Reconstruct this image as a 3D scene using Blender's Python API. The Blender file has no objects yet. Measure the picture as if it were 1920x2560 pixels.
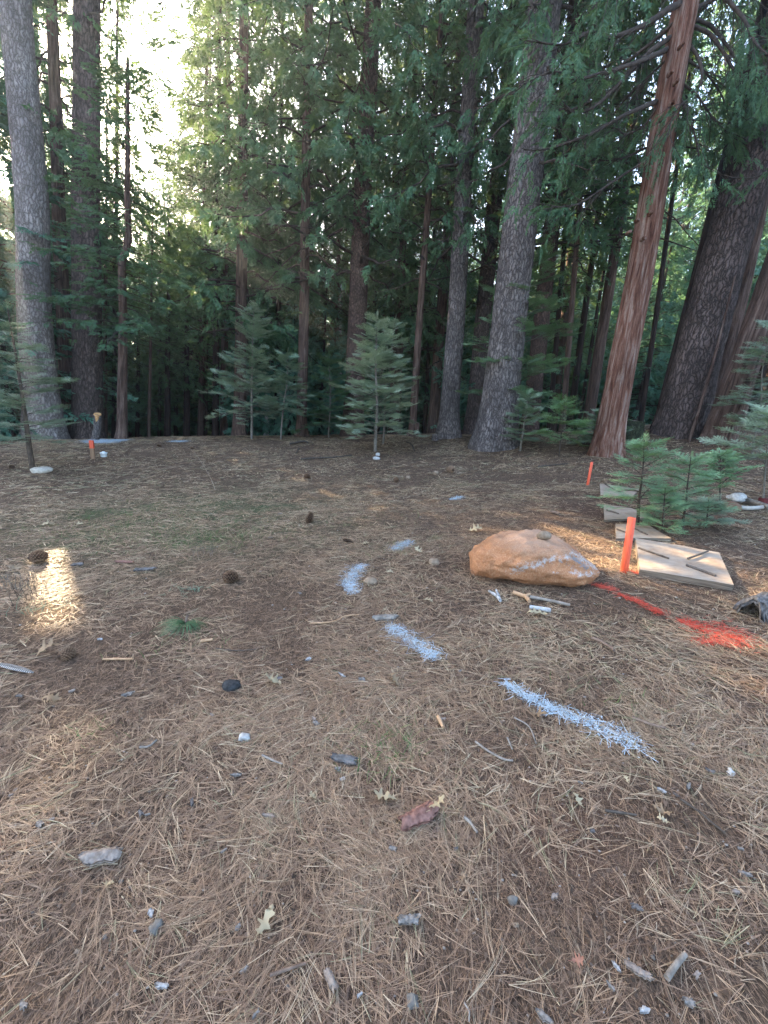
import bpy, math, random
import numpy as np
from mathutils import Vector, Matrix

R = math.radians
rng = np.random.default_rng(7)
random.seed(7)

# ------------------------------------------------------------------ camera, sky, sun, exposure
scene = bpy.context.scene
CAM_H, PITCH, FPX = 1.6, R(15.1), 1000.0      # photo frame: 1920 x 2560 px
cam_d = bpy.data.cameras.new('camera')
cam = bpy.data.objects.new('camera', cam_d)
scene.collection.objects.link(cam)
cam.location = (0, 0, CAM_H)
ROLL = R(4.0)
_U = Vector((0, math.sin(PITCH), math.cos(PITCH))); _X = Vector((1, 0, 0))
_r = _X * math.cos(ROLL) + _U * math.sin(ROLL); _u = _U * math.cos(ROLL) - _X * math.sin(ROLL)
cam.rotation_euler = Matrix((_r, _u, _r.cross(_u))).transposed().to_euler()
cam_d.sensor_fit = 'HORIZONTAL'
cam_d.sensor_width = 36.0
cam_d.lens = 36.0 * FPX / 1920
cam_d.clip_start = 0.05
cam_d.clip_end = 2000
scene.camera = cam

SUN_AZ, SUN_EL = R(-40.6), R(25.1)            # azimuth measured from +Y towards +X
SUN = np.array([math.sin(SUN_AZ) * math.cos(SUN_EL), math.cos(SUN_AZ) * math.cos(SUN_EL), math.sin(SUN_EL)])
world = bpy.data.worlds.new('World')
scene.world = world
world.use_nodes = True
wn = world.node_tree.nodes
sky = wn.new('ShaderNodeTexSky')
sky.sky_type = 'NISHITA'
sky.sun_disc = False
sky.sun_elevation = SUN_EL
sky.sun_rotation = SUN_AZ
sky.air_density = 1.0
sky.dust_density = 2.5
sky.ozone_density = 0.7
wn['Background'].inputs[1].default_value = 0.15
world.node_tree.links.new(sky.outputs[0], wn['Background'].inputs[0])
sun_d = bpy.data.lights.new('sun', 'SUN')
sun = bpy.data.objects.new('sun', sun_d)
scene.collection.objects.link(sun)
sun_d.energy = 5.0
sun_d.angle = R(0.5)
sun_d.color = (1.0, 0.80, 0.52)
sun.rotation_euler = Vector(SUN).to_track_quat('Z', 'Y').to_euler()
scene.view_settings.view_transform = 'Standard'
scene.view_settings.look = 'None'
scene.view_settings.exposure = 3.0
scene.view_settings.gamma = 1
scene.view_settings.use_curve_mapping = False
cy = scene.cycles
cy.use_denoising = True
cy.max_bounces = 6
cy.diffuse_bounces = 4
cy.glossy_bounces = 2
cy.transmission_bounces = 4
cy.transparent_max_bounces = 4
cy.volume_bounces = 0
cy.caustics_reflective = False
cy.caustics_refractive = False
cy.sample_clamp_indirect = 6

C = scene.collection

# ------------------------------------------------------------------ noise, terrain, pixel helpers
def _h(ix, iy, iz, s):
    n = (ix.astype(np.int64) * 374761393 + iy.astype(np.int64) * 668265263 + iz.astype(np.int64) * 2147483647 + s * 974634777) & 0xffffffff
    n = ((n ^ (n >> 13)) * 1274126177) & 0xffffffff
    n = (n ^ (n >> 16)) & 0xffff
    return n / 65535.0

def noise(x, y, z=0.0, s=0):
    x, y, z = np.broadcast_arrays(np.asarray(x, float), np.asarray(y, float), np.asarray(z, float))
    ix, iy, iz = np.floor(x), np.floor(y), np.floor(z)
    fx, fy, fz = x - ix, y - iy, z - iz
    fx, fy, fz = [f * f * (3 - 2 * f) for f in (fx, fy, fz)]
    r = 0
    for a in (0, 1):
        for b in (0, 1):
            for c in (0, 1):
                w = (fx if a else 1 - fx) * (fy if b else 1 - fy) * (fz if c else 1 - fz)
                r = r + w * _h(ix + a, iy + b, iz + c, s)
    return r * 2 - 1

def fbm(x, y, z=0.0, s=0, o=3):
    r, a = 0, 1.0
    for i in range(o):
        r = r + a * noise(np.asarray(x) * 2 ** i, np.asarray(y) * 2 ** i, np.asarray(z) * 2 ** i, s + i)
        a *= 0.5
    return r

def sstep(a, b, x):
    t = np.clip((x - a) / (b - a), 0, 1)
    return t * t * (3 - 2 * t)

def H(x, y):
    x = np.asarray(x, float); y = np.asarray(y, float)
    r = np.hypot(x, y)
    front = sstep(-2, 4, y)
    h = 0.38 * sstep(9, 15.5, r) * front
    h = h + 0.07 * 18 * np.tanh(x / 18)
    h = h + 0.62 * np.exp(-(((x - 9.5) / 4.5) ** 2 + ((y - 13.0) / 3.2) ** 2))
    h = h - 3.6 * sstep(16.5, 38, r) * front
    h = h + 9.0 * sstep(45, 110, r) * front
    amp = 0.35 + 0.65 * sstep(2, 8, r)
    h = h + amp * (0.045 * fbm(x * 0.45, y * 0.45, 0, 3, 3) + 0.010 * noise(x * 3.1, y * 3.1, 0, 9))
    return h

SP, CP = math.sin(PITCH), math.cos(PITCH)
SR, CR = math.sin(ROLL), math.cos(ROLL)
def ray(px, py):
    a, b = (px - 960) / FPX, (1280 - py) / FPX
    a, b = a * CR - b * SR, a * SR + b * CR
    return np.array([a, CP + b * SP, -SP + b * CP])       # depth along the axis = t

def G(px, py, up=0.0):
    """point of the ground (raised by up) seen at a photo pixel"""
    d = ray(px, py)
    t0, t = 0.3, 0.3
    while t < 60:
        p = np.array([0, 0, CAM_H]) + d * t
        if p[2] < H(p[0], p[1]) + up:
            lo, hi = t0, t
            for _ in range(25):
                m = (lo + hi) / 2
                p = np.array([0, 0, CAM_H]) + d * m
                if p[2] < H(p[0], p[1]) + up: hi = m
                else: lo = m
            p = np.array([0, 0, CAM_H]) + d * hi
            return p
        t0 = t; t += 0.05
    raise ValueError('no ground at %s %s' % (px, py))

def P3(px, py, y):
    """point at world depth y seen at a photo pixel"""
    d = ray(px, py)
    return np.array([0, 0, CAM_H]) + d * (y / d[1])

def proj(p):
    d = np.asarray(p) - np.array([0, 0, CAM_H])
    z = d[1] * CP - d[2] * SP
    a, b = d[0] / z, (d[1] * SP + d[2] * CP) / z
    a, b = a * CR + b * SR, -a * SR + b * CR
    return 960 + FPX * a, 1280 - FPX * b, z

# ------------------------------------------------------------------ mesh building
class MB:
    def __init__(s):
        s.V, s.F, s.A, s.n = [], [], [], 0
    def add(s, v, f, rnd=None):
        v = np.asarray(v, float).reshape(-1, 3)
        f = np.asarray(f, int)
        s.V.append(v); s.F.append(f + s.n)
        s.A.append(np.full(len(v), random.random()) if rnd is None else np.broadcast_to(np.asarray(rnd, float), (len(v),)))
        s.n += len(v)
    def mesh(s, name, mat, smooth=False):
        me = bpy.data.meshes.new(name)
        if s.n == 0:
            return me
        V = np.concatenate(s.V).astype(np.float32)
        A = np.concatenate(s.A).astype(np.float32)
        tot = [np.full(len(f), f.shape[1]) for f in s.F]
        L = np.concatenate([f.ravel() for f in s.F]).astype(np.int32)
        tot = np.concatenate(tot).astype(np.int32)
        st = np.concatenate([[0], np.cumsum(tot)[:-1]]).astype(np.int32)
        me.vertices.add(len(V)); me.vertices.foreach_set('co', V.ravel())
        me.loops.add(len(L)); me.loops.foreach_set('vertex_index', L)
        me.polygons.add(len(tot)); me.polygons.foreach_set('loop_start', st)
        try: me.polygons.foreach_set('loop_total', tot)
        except Exception: pass
        if smooth:
            me.polygons.foreach_set('use_smooth', np.ones(len(tot), bool))
        at = me.attributes.new('rnd', 'FLOAT', 'POINT')
        at.data.foreach_set('value', A)
        me.update(calc_edges=True)
        me.materials.append(mat)
        return me
    def build(s, name, mat, parent=None, smooth=False, loc=None):
        return link(name, s.mesh(name, mat, smooth), parent, loc)

def link(name, me, parent=None, loc=None):
    o = bpy.data.objects.new(name, me)
    C.objects.link(o)
    if parent is not None: o.parent = parent
    if loc is not None: o.location = loc
    return o

def tag(o, label=None, cat=None, group=None, kind=None):
    if label: o['label'] = label
    if cat: o['category'] = cat
    if group: o['group'] = group
    if kind: o['kind'] = kind
    return o

def empty(name, loc, label=None, cat=None, group=None):
    o = bpy.data.objects.new(name, None)
    C.objects.link(o)
    o.empty_display_size = 0.1
    o.location = loc
    return tag(o, label, cat, group)

def tube(mb, pts, rad, n=6, rnd=None, cap=True, wob=0.0, seed=0):
    pts = np.asarray(pts, float); m = len(pts)
    rad = np.broadcast_to(np.asarray(rad, float), (m,))
    T = np.gradient(pts, axis=0)
    T /= np.linalg.norm(T, axis=1)[:, None] + 1e-9
    ref = np.array([0, 0, 1.0]) if abs(T[0][2]) < 0.8 else np.array([1.0, 0, 0])
    U = np.cross(T, ref); U /= np.linalg.norm(U, axis=1)[:, None] + 1e-9
    W = np.cross(T, U)
    a = np.linspace(0, 2 * np.pi, n, endpoint=False)
    r = rad[:, None] * np.ones(n)
    if wob:
        r = r * (1 + wob * noise(np.cos(a)[None] * 1.5 + seed, np.sin(a)[None] * 1.5, np.arange(m)[:, None] * 0.6, seed))
    v = pts[:, None] + r[..., None] * (np.cos(a)[None, :, None] * U[:, None] + np.sin(a)[None, :, None] * W[:, None])
    i = np.arange(m - 1)[:, None] * n; j = np.arange(n)[None]; k = (j + 1) % n
    f = np.stack([i + j, i + k, i + n + k, i + n + j], -1).reshape(-1, 4)
    rn = random.random() if rnd is None else rnd
    mb.add(v.reshape(-1, 3), f, rn)
    if cap and n > 3:
        for q, e in ((0, 1), (m - 1, -1)):
            ring = v[q]; c = ring.mean(0)
            fv = np.vstack([ring, c])
            idx = np.arange(n)
            ff = np.stack([idx, (idx + 1) % n, np.full(n, n)], 1)
            mb.add(fv, ff if e < 0 else ff[:, ::-1], rn)

def spline(ctrl, n):
    """smooth curve through control points"""
    c = np.asarray(ctrl, float)
    p = np.vstack([2 * c[0] - c[1], c, 2 * c[-1] - c[-2]])
    out = []
    m = len(c) - 1
    for t in np.linspace(0, m - 1e-6, n):
        i = int(t); u = t - i
        a, b, d, e = p[i], p[i + 1], p[i + 2], p[i + 3]
        out.append(0.5 * ((2 * b) + (-a + d) * u + (2 * a - 5 * b + 4 * d - e) * u * u + (-a + 3 * b - 3 * d + e) * u ** 3))
    return np.array(out)

# ------------------------------------------------------------------ materials
def mat_new(name):
    m = bpy.data.materials.new(name); m.use_nodes = True
    nt = m.node_tree
    return m, nt, nt.nodes, nt.links, nt.nodes['Principled BSDF']

def ramp(nd, stops, interp='LINEAR'):
    r = nd.new('ShaderNodeValToRGB')
    cr = r.color_ramp; cr.interpolation = interp
    while len(cr.elements) < len(stops): cr.elements.new(0.5)
    for e, (p, c) in zip(cr.elements, stops):
        e.position = p
        e.color = (*c, 1) if not np.isscalar(c) else (c, c, c, 1)
    return r

def attr(nd, name='rnd'):
    a = nd.new('ShaderNodeAttribute'); a.attribute_name = name; return a

def coords(nd, lk, scale=(1, 1, 1), out='Object'):
    tc = nd.new('ShaderNodeTexCoord'); mp = nd.new('ShaderNodeMapping')
    mp.inputs['Scale'].default_value = scale
    lk.new(tc.outputs[out], mp.inputs[0]); return mp.outputs[0]

def tex_noise(nd, lk, vec, scale, detail=4, rough=0.55, dist=0.0):
    n = nd.new('ShaderNodeTexNoise')
    n.inputs['Scale'].default_value = scale; n.inputs['Detail'].default_value = detail
    n.inputs['Roughness'].default_value = rough; n.inputs['Distortion'].default_value = dist
    lk.new(vec, n.inputs['Vector']); return n

def bump(nd, lk, bsdf, h, strength=0.6, dist=0.01, prev=None):
    b = nd.new('ShaderNodeBump')
    b.inputs['Strength'].default_value = strength; b.inputs['Distance'].default_value = dist
    lk.new(h, b.inputs['Height'])
    if prev: lk.new(prev, b.inputs['Normal'])
    lk.new(b.outputs[0], bsdf.inputs['Normal']); return b.outputs[0]

def mixrgb(nd, lk, a, b, fac, mode='MIX'):
    m = nd.new('ShaderNodeMix'); m.data_type = 'RGBA'; m.blend_type = mode
    for s, v in ((m.inputs[6], a), (m.inputs[7], b), (m.inputs[0], fac)):
        if isinstance(v, (tuple, list)): s.default_value = (*v, 1)
        elif isinstance(v, (int, float)): s.default_value = v
        else: lk.new(v, s)
    return m.outputs[2]

def simple_mat(name, stops, scale=8, detail=5, rough=0.85, bstr=0.5, bdist=0.004, use_rnd=0.0, stretch=(1, 1, 1)):
    m, nt, nd, lk, b = mat_new(name)
    v = coords(nd, lk, stretch)
    n = tex_noise(nd, lk, v, scale, detail)
    src = n.outputs[0]
    if use_rnd:
        a = attr(nd); mm = nd.new('ShaderNodeMath'); mm.operation = 'MULTIPLY_ADD'
        lk.new(a.outputs['Fac'], mm.inputs[0]); mm.inputs[1].default_value = use_rnd
        m2 = nd.new('ShaderNodeMath'); m2.operation = 'MULTIPLY'; m2.inputs[1].default_value = 1 - use_rnd
        lk.new(n.outputs[0], m2.inputs[0]); lk.new(m2.outputs[0], mm.inputs[2]); src = mm.outputs[0]
    r = ramp(nd, stops); lk.new(src, r.inputs[0]); lk.new(r.outputs[0], b.inputs['Base Color'])
    b.inputs['Roughness'].default_value = rough
    b.inputs['Specular IOR Level'].default_value = 0.25
    if bstr: bump(nd, lk, b, n.outputs[0], bstr, bdist)
    return m

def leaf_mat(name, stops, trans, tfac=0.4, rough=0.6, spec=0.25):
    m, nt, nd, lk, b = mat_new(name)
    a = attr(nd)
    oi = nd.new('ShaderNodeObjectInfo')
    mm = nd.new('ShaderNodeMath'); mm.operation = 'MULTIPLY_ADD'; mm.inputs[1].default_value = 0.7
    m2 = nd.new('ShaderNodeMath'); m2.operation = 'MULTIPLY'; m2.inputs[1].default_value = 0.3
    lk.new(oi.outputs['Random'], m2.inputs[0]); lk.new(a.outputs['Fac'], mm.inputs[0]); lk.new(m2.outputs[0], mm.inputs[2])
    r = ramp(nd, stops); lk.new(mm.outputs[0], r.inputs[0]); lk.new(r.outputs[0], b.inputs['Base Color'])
    b.inputs['Roughness'].default_value = rough
    b.inputs['Specular IOR Level'].default_value = spec
    t = nd.new('ShaderNodeBsdfTranslucent'); t.inputs[0].default_value = (*trans, 1)
    mx = nd.new('ShaderNodeMixShader'); mx.inputs[0].default_value = tfac
    lk.new(b.outputs[0], mx.inputs[1]); lk.new(t.outputs[0], mx.inputs[2])
    lk.new(mx.outputs[0], nd['Material Output'].inputs[0])
    return m

def bark_plate(name, dark, mid, light, sx=7.0, sz=2.0):
    m, nt, nd, lk, b = mat_new(name)
    v = coords(nd, lk, (1, 1, 1))
    wn_ = tex_noise(nd, lk, v, 4.5, 5, 0.65)
    add = nd.new('ShaderNodeVectorMath'); add.operation = 'MULTIPLY_ADD'
    lk.new(wn_.outputs['Color'], add.inputs[0]); add.inputs[1].default_value = (0.22, 0.22, 0.35); lk.new(v, add.inputs[2])
    mp = nd.new('ShaderNodeMapping'); mp.inputs['Scale'].default_value = (sx, sx, sz); lk.new(add.outputs[0], mp.inputs[0])
    vo = nd.new('ShaderNodeTexVoronoi'); vo.feature = 'DISTANCE_TO_EDGE'; vo.inputs['Scale'].default_value = 1.6
    lk.new(mp.outputs[0], vo.inputs['Vector'])
    vc = nd.new('ShaderNodeTexVoronoi'); vc.inputs['Scale'].default_value = 1.6; lk.new(mp.outputs[0], vc.inputs['Vector'])
    er = ramp(nd, [(0.0, 0.1), (0.10, 0.6), (0.32, 1.0)]); lk.new(vo.outputs['Distance'], er.inputs[0])
    fine = tex_noise(nd, lk, coords(nd, lk, (1, 1, 0.25)), 40, 5)
    big = tex_noise(nd, lk, coords(nd, lk, (1, 1, 0.5)), 1.6, 3)
    c1 = mixrgb(nd, lk, mid, light, fine.outputs[0])
    rr = ramp(nd, [(0.35, 0.55), (0.7, 1.25)]); lk.new(big.outputs[0], rr.inputs[0])
    c1 = mixrgb(nd, lk, c1, rr.outputs[0], 0.8, 'MULTIPLY')
    cell = ramp(nd, [(0.0, 0.75), (1.0, 1.2)]); lk.new(vc.outputs['Color'], cell.inputs[0])
    c1 = mixrgb(nd, lk, c1, cell.outputs[0], 0.7, 'MULTIPLY')
    c2 = mixrgb(nd, lk, dark, c1, er.outputs[0])
    lk.new(c2, b.inputs['Base Color'])
    b.inputs['Roughness'].default_value = 0.95; b.inputs['Specular IOR Level'].default_value = 0.1
    n1 = bump(nd, lk, b, er.outputs[0], 1.0, 0.03)
    bump(nd, lk, b, fine.outputs[0], 0.6, 0.012, n1)
    return m

def bark_fibre(name, dark, mid, light, sc=14):
    m, nt, nd, lk, b = mat_new(name)
    v = coords(nd, lk, (1, 1, 0.09))
    n1 = tex_noise(nd, lk, v, sc, 6, 0.6, 0.6)
    n2 = tex_noise(nd, lk, coords(nd, lk, (1, 1, 0.35)), sc * 3.5, 4)
    big = tex_noise(nd, lk, coords(nd, lk, (1, 1, 0.3)), 2.2, 3)
    r = ramp(nd, [(0.32, dark), (0.5, mid), (0.68, light)]); lk.new(n1.outputs[0], r.inputs[0])
    rr = ramp(nd, [(0.35, 0.6), (0.7, 1.3)]); lk.new(big.outputs[0], rr.inputs[0])
    c = mixrgb(nd, lk, r.outputs[0], rr.outputs[0], 0.7, 'MULTIPLY')
    r3 = ramp(nd, [(0.3, 0.7), (0.7, 1.2)]); lk.new(n2.outputs[0], r3.inputs[0])
    c = mixrgb(nd, lk, c, r3.outputs[0], 0.7, 'MULTIPLY')
    lk.new(c, b.inputs['Base Color'])
    b.inputs['Roughness'].default_value = 0.95; b.inputs['Specular IOR Level'].default_value = 0.1
    nn = bump(nd, lk, b, n1.outputs[0], 1.0, 0.05)
    bump(nd, lk, b, n2.outputs[0], 0.5, 0.01, nn)
    return m

M = {}
M['pine_pale'] = bark_plate('pine_bark_pale', (0.10, 0.08, 0.07), (0.27, 0.23, 0.215), (0.42, 0.37, 0.35), 8.5, 2.8)
M['pine'] = bark_plate('pine_bark', (0.03, 0.023, 0.02), (0.12, 0.085, 0.075), (0.20, 0.15, 0.135), 8, 2.2)
M['pine_red'] = bark_plate('pine_bark_red', (0.03, 0.02, 0.018), (0.13, 0.08, 0.065), (0.22, 0.145, 0.12), 11, 3.4)
M['pine_grey'] = bark_plate('pine_bark_grey', (0.05, 0.04, 0.038), (0.17, 0.14, 0.13), (0.28, 0.24, 0.225), 8.5, 2.4)
M['cedar'] = bark_fibre('cedar_bark', (0.03, 0.018, 0.014), (0.11, 0.068, 0.054), (0.19, 0.135, 0.11), 18)
M['cedar_red'] = bark_fibre('cedar_bark_red', (0.05, 0.018, 0.012), (0.17, 0.08, 0.055), (0.30, 0.22, 0.18), 17)
M['cedar_dark'] = bark_fibre('cedar_bark_dark', (0.012, 0.009, 0.008), (0.045, 0.03, 0.026), (0.08, 0.055, 0.046))
M['birch'] = simple_mat('pale_snag_wood', [(0.3, (0.25, 0.25, 0.24)), (0.7, (0.5, 0.5, 0.48))], 6, stretch=(1, 1, 0.3))
M['branch'] = simple_mat('branch_bark', [(0.3, (0.025, 0.018, 0.014)), (0.7, (0.085, 0.062, 0.05))], 12)
M['twig_grey'] = simple_mat('grey_twig', [(0.3, (0.09, 0.075, 0.06)), (0.7, (0.22, 0.19, 0.16))], 20)
M['cedar_leaf'] = leaf_mat('cedar_foliage', [(0.0, (0.035, 0.085, 0.05)), (0.5, (0.085, 0.175, 0.095)), (0.9, (0.16, 0.27, 0.13)), (1.0, (0.20, 0.28, 0.11))], (0.15, 0.22, 0.06), 0.34)
M['back_leaf'] = leaf_mat('deep_forest_foliage', [(0.0, (0.045, 0.12, 0.09)), (0.5, (0.10, 0.235, 0.17)), (1.0, (0.20, 0.36, 0.26))], (0.14, 0.24, 0.10), 0.34)
M['fir_leaf'] = leaf_mat('fir_needles', [(0.0, (0.10, 0.16, 0.11)), (0.5, (0.22, 0.30, 0.20)), (1.0, (0.38, 0.45, 0.30))], (0.12, 0.2, 0.06), 0.25, 0.45, 0.4)
M['fir_pale'] = leaf_mat('pale_fir_needles', [(0.0, (0.13, 0.19, 0.13)), (0.5, (0.30, 0.38, 0.27)), (1.0, (0.50, 0.56, 0.40))], (0.2, 0.28, 0.1), 0.25, 0.45, 0.4)
M['fir_bright'] = leaf_mat('young_fir_needles', [(0.0, (0.08, 0.16, 0.09)), (0.5, (0.16, 0.28, 0.15)), (1.0, (0.28, 0.42, 0.22))], (0.12, 0.22, 0.06), 0.25, 0.45, 0.4)
M['fir_lime'] = leaf_mat('lime_fir_needles', [(0.0, (0.06, 0.13, 0.06)), (0.5, (0.12, 0.22, 0.09)), (1.0, (0.2, 0.32, 0.14))], (0.16, 0.26, 0.06), 0.25, 0.45, 0.4)

# ------------------------------------------------------------------ ground
def ground():
    na = 360
    radii = [0.25]
    while radii[-1] < 420: radii.append(radii[-1] * 1.03 + 0.004)
    rr = np.array(radii); a = np.linspace(0, 2 * np.pi, na, endpoint=False)
    X = rr[:, None] * np.sin(a); Y = rr[:, None] * np.cos(a)
    Z = H(X, Y)
    V = np.stack([X, Y, Z], -1).reshape(-1, 3)
    n, m = len(rr), na
    i = np.arange(n - 1)[:, None] * m; j = np.arange(m)[None]; k = (j + 1) % m
    f = np.stack([i + j, i + m + j, i + m + k, i + k], -1).reshape(-1, 4)
    mb = MB(); mb.add(V, f, 0.5)
    c = np.vstack([V[:m], [[0, 0, float(H(0, 0))]]])
    idx = np.arange(m)
    mb.add(c, np.stack([idx, (idx + 1) % m, np.full(m, m)], 1)[:, ::-1], 0.5)
    mt, nt, nd, lk, b = mat_new('forest_floor')
    v = coords(nd, lk)
    big = tex_noise(nd, lk, v, 0.55, 4)
    med = tex_noise(nd, lk, v, 9, 8, 0.72)
    # matted needles: three fields of thin streaks at different headings
    cols = None
    for q, (rot, sc) in enumerate(((0.4, (380, 26, 9)), (1.5, (360, 24, 8)), (2.5, (400, 28, 10)))):
        tc = nd.new('ShaderNodeTexCoord'); mp = nd.new('ShaderNodeMapping')
        wr = tex_noise(nd, lk, v, 1.7 + q, 2)
        ad = nd.new('ShaderNodeVectorMath'); ad.operation = 'MULTIPLY_ADD'
        lk.new(wr.outputs['Color'], ad.inputs[0]); ad.inputs[1].default_value = (0.35, 0.35, 0); lk.new(tc.outputs['Object'], ad.inputs[2])
        lk.new(ad.outputs[0], mp.inputs[0]); mp.inputs['Rotation'].default_value = (0, 0, rot); mp.inputs['Scale'].default_value = sc
        s = tex_noise(nd, lk, mp.outputs[0], 1.0, 2, 0.6)
        rp = ramp(nd, [(0.55, 0.0), (0.66, 0.75)]); lk.new(s.outputs[0], rp.inputs[0])
        if cols is None: cols = rp.outputs[0]
        else:
            mx = nd.new('ShaderNodeMath'); mx.operation = 'MAXIMUM'; lk.new(cols, mx.inputs[0]); lk.new(rp.outputs[0], mx.inputs[1]); cols = mx.outputs[0]
    soil = ramp(nd, [(0.3, (0.034, 0.023, 0.016)), (0.55, (0.085, 0.056, 0.039)), (0.75, (0.16, 0.105, 0.072))]); lk.new(med.outputs[0], soil.inputs[0])
    nee = ramp(nd, [(0.3, (0.22, 0.135, 0.085)), (0.7, (0.38, 0.25, 0.165))]); lk.new(big.outputs[0], nee.inputs[0])
    far = tex_noise(nd, lk, v, 45, 6, 0.75)
    mulr = ramp(nd, [(0.35, 0.35), (0.65, 1.3)]); lk.new(far.outputs[0], mulr.inputs[0])
    c1 = mixrgb(nd, lk, soil.outputs[0], nee.outputs[0], cols)
    c1 = mixrgb(nd, lk, c1, mulr.outputs[0], 0.75, 'MULTIPLY')
    # mossy green tinge left of centre, bare red soil right
    sx = nd.new('ShaderNodeSeparateXYZ'); lk.new(v, sx.inputs[0])
    def blob(cx, cyy, rx, ry):
        vm = nd.new('ShaderNodeMapping'); vm.inputs['Location'].default_value = (-cx / rx, -cyy / ry, 0); vm.inputs['Scale'].default_value = (1 / rx, 1 / ry, 0)
        lk.new(v, vm.inputs[0]); g = nd.new('ShaderNodeTexGradient'); g.gradient_type = 'QUADRATIC_SPHERE'; lk.new(vm.outputs[0], g.inputs[0])
        nmu = nd.new('ShaderNodeMath'); nmu.operation = 'MULTIPLY'; lk.new(g.outputs['Fac'], nmu.inputs[0])
        rp = ramp(nd, [(0.35, 0.2), (0.65, 2.2)]); nn = tex_noise(nd, lk, v, 1.8, 4); lk.new(nn.outputs[0], rp.inputs[0]); lk.new(rp.outputs[0], nmu.inputs[1])
        nmu.use_clamp = True; return nmu.outputs[0]
    c1 = mixrgb(nd, lk, c1, (0.062, 0.078, 0.038), blob(-2.9, 5.6, 4.0, 3.4))
    c1 = mixrgb(nd, lk, c1, (0.088, 0.052, 0.036), blob(3.4, 6.0, 2.6, 4.2))
    c1 = mixrgb(nd, lk, c1, (0.105, 0.060, 0.040), blob(0.75, 1.15, 0.55, 0.5))
    lk.new(c1, b.inputs['Base Color'])
    b.inputs['Roughness'].default_value = 0.95; b.inputs['Specular IOR Level'].default_value = 0.1
    n1 = bump(nd, lk, b, cols, 0.5, 0.006)
    n2 = bump(nd, lk, b, med.outputs[0], 0.7, 0.03, n1)
    o = mb.build('ground', mt, smooth=True)
    tag(o, kind='structure')
ground()

# ------------------------------------------------------------------ foliage templates  (tris: n,3,3 ; rnd: n)
def tpl_cedar(seed, n=15, w=0.085, ln=0.42):
    r = np.random.default_rng(seed); T, A = [], []
    for i in range(n):
        x = (i + 0.5) / n
        z = -0.30 * x * x
        for s in (-1, 1):
            ang = R(r.uniform(25, 60)) * s
            l = ln * (1.05 - 0.65 * x) * r.uniform(0.6, 1.2)
            d = np.array([math.cos(ang), math.sin(ang), r.uniform(-0.65, 0.0)])
            d /= np.linalg.norm(d)
            p = np.array([x * 0.9, 0, z])
            q = np.cross(d, [0, 0, 1]); q /= np.linalg.norm(q)
            q = q * math.cos(r.uniform(-1, 1)) + np.array([0, 0, 1]) * math.sin(r.uniform(-1, 1))
            T.append([p + d * l * 0.15 - q * w * 0.5, p + d * l, p + d * l * 0.35 + q * w * 0.7]); A.append(r.uniform(0, 1))
    return np.array(T), np.array(A)

def tpl_fir(seed, n=16, w=0.05, ln=0.20, twigs=True):
    r = np.random.default_rng(seed); T, A = [], []
    def row(o, d, L, k, l0):
        side = np.cross([0, 0, 1], d); side /= np.linalg.norm(side)
        for i in range(k):
            x = (i + 0.5) / k
            for s in (-1, 1):
                l = l0 * r.uniform(0.75, 1.15) * (1.05 - 0.35 * x)
                dd = side * s * 0.8 + d * 0.55 + np.array([0, 0, r.uniform(-0.05, 0.35)])
                dd /= np.linalg.norm(dd)
                p = o + d * L * x
                T.append([p - d * w * 0.5, p + dd * l, p + d * w * 0.5]); A.append(r.uniform(0, 1) * 0.75 + 0.25 * x)
    row(np.zeros(3), np.array([1.0, 0, 0]), 1.0, n, ln)
    if twigs:
        for x, a in ((0.15, 50), (0.38, 48), (0.6, 45)):
            for s in (-1, 1):
                aa = R(a) * s
                row(np.array([x, 0, 0]), np.array([math.cos(aa), math.sin(aa), -0.03]), 0.62 * (1 - x) + 0.1, int(n * 0.5), ln * 0.85)
    return np.array(T), np.array(A)

TPL_C = [tpl_cedar(s) for s in range(5)]
TPL_CF = [tpl_cedar(s + 20, 22, 0.055, 0.36) for s in range(4)]
TPL_F = [tpl_fir(s) for s in range(4)]
TPL_FF = [tpl_fir(s + 30, 20, 0.034, 0.15) for s in range(4)]
TPL_FN = [tpl_fir(s + 40, 11, 0.065, 0.22) for s in range(4)]

def frames(D, roll, up=(0, 0, 1.0)):
    D = D / (np.linalg.norm(D, axis=1)[:, None] + 1e-9)
    Y = np.cross(np.broadcast_to(np.array(up), D.shape), D); Y /= np.linalg.norm(Y, axis=1)[:, None] + 1e-9
    Z = np.cross(D, Y)
    c, s = np.cos(roll)[:, None], np.sin(roll)[:, None]
    Y2 = Y * c + Z * s; Z2 = Z * c - Y * s
    return np.stack([D, Y2, Z2], -1)

class Sprays:
    def __init__(s): s.p, s.d, s.sc, s.a = [], [], [], []
    def add(s, p, d, sc, a=0.0): s.p.append(p); s.d.append(d); s.sc.append(sc); s.a.append(a)
    def to_mb(s, tpls, seed=0, rollamp=0.5, mb=None, keep=None):
        r = np.random.default_rng(seed)
        mb = mb or MB()
        P, D, S, A = map(np.array, (s.p, s.d, s.sc, s.a))
        if keep is not None:
            k = keep(P); P, D, S, A = P[k], D[k], S[k], A[k]
        n = len(P)
        if n == 0: return mb
        Rm = frames(D, r.normal(0, rollamp, n))
        w = r.integers(0, len(tpls), n)
        for t, (T, TA) in enumerate(tpls):
            k = np.where(w == t)[0]
            if len(k) == 0: continue
            v = np.einsum('nij,tvj->ntvi', Rm[k], T) * S[k][:, None, None, None] + P[k][:, None, None]
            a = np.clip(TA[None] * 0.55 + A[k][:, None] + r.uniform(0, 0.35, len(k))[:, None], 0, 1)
            nt = len(k) * len(T)
            mb.add(v.reshape(-1, 3), np.arange(nt * 3).reshape(-1, 3), np.repeat(a.reshape(-1), 3))
        return mb

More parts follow.
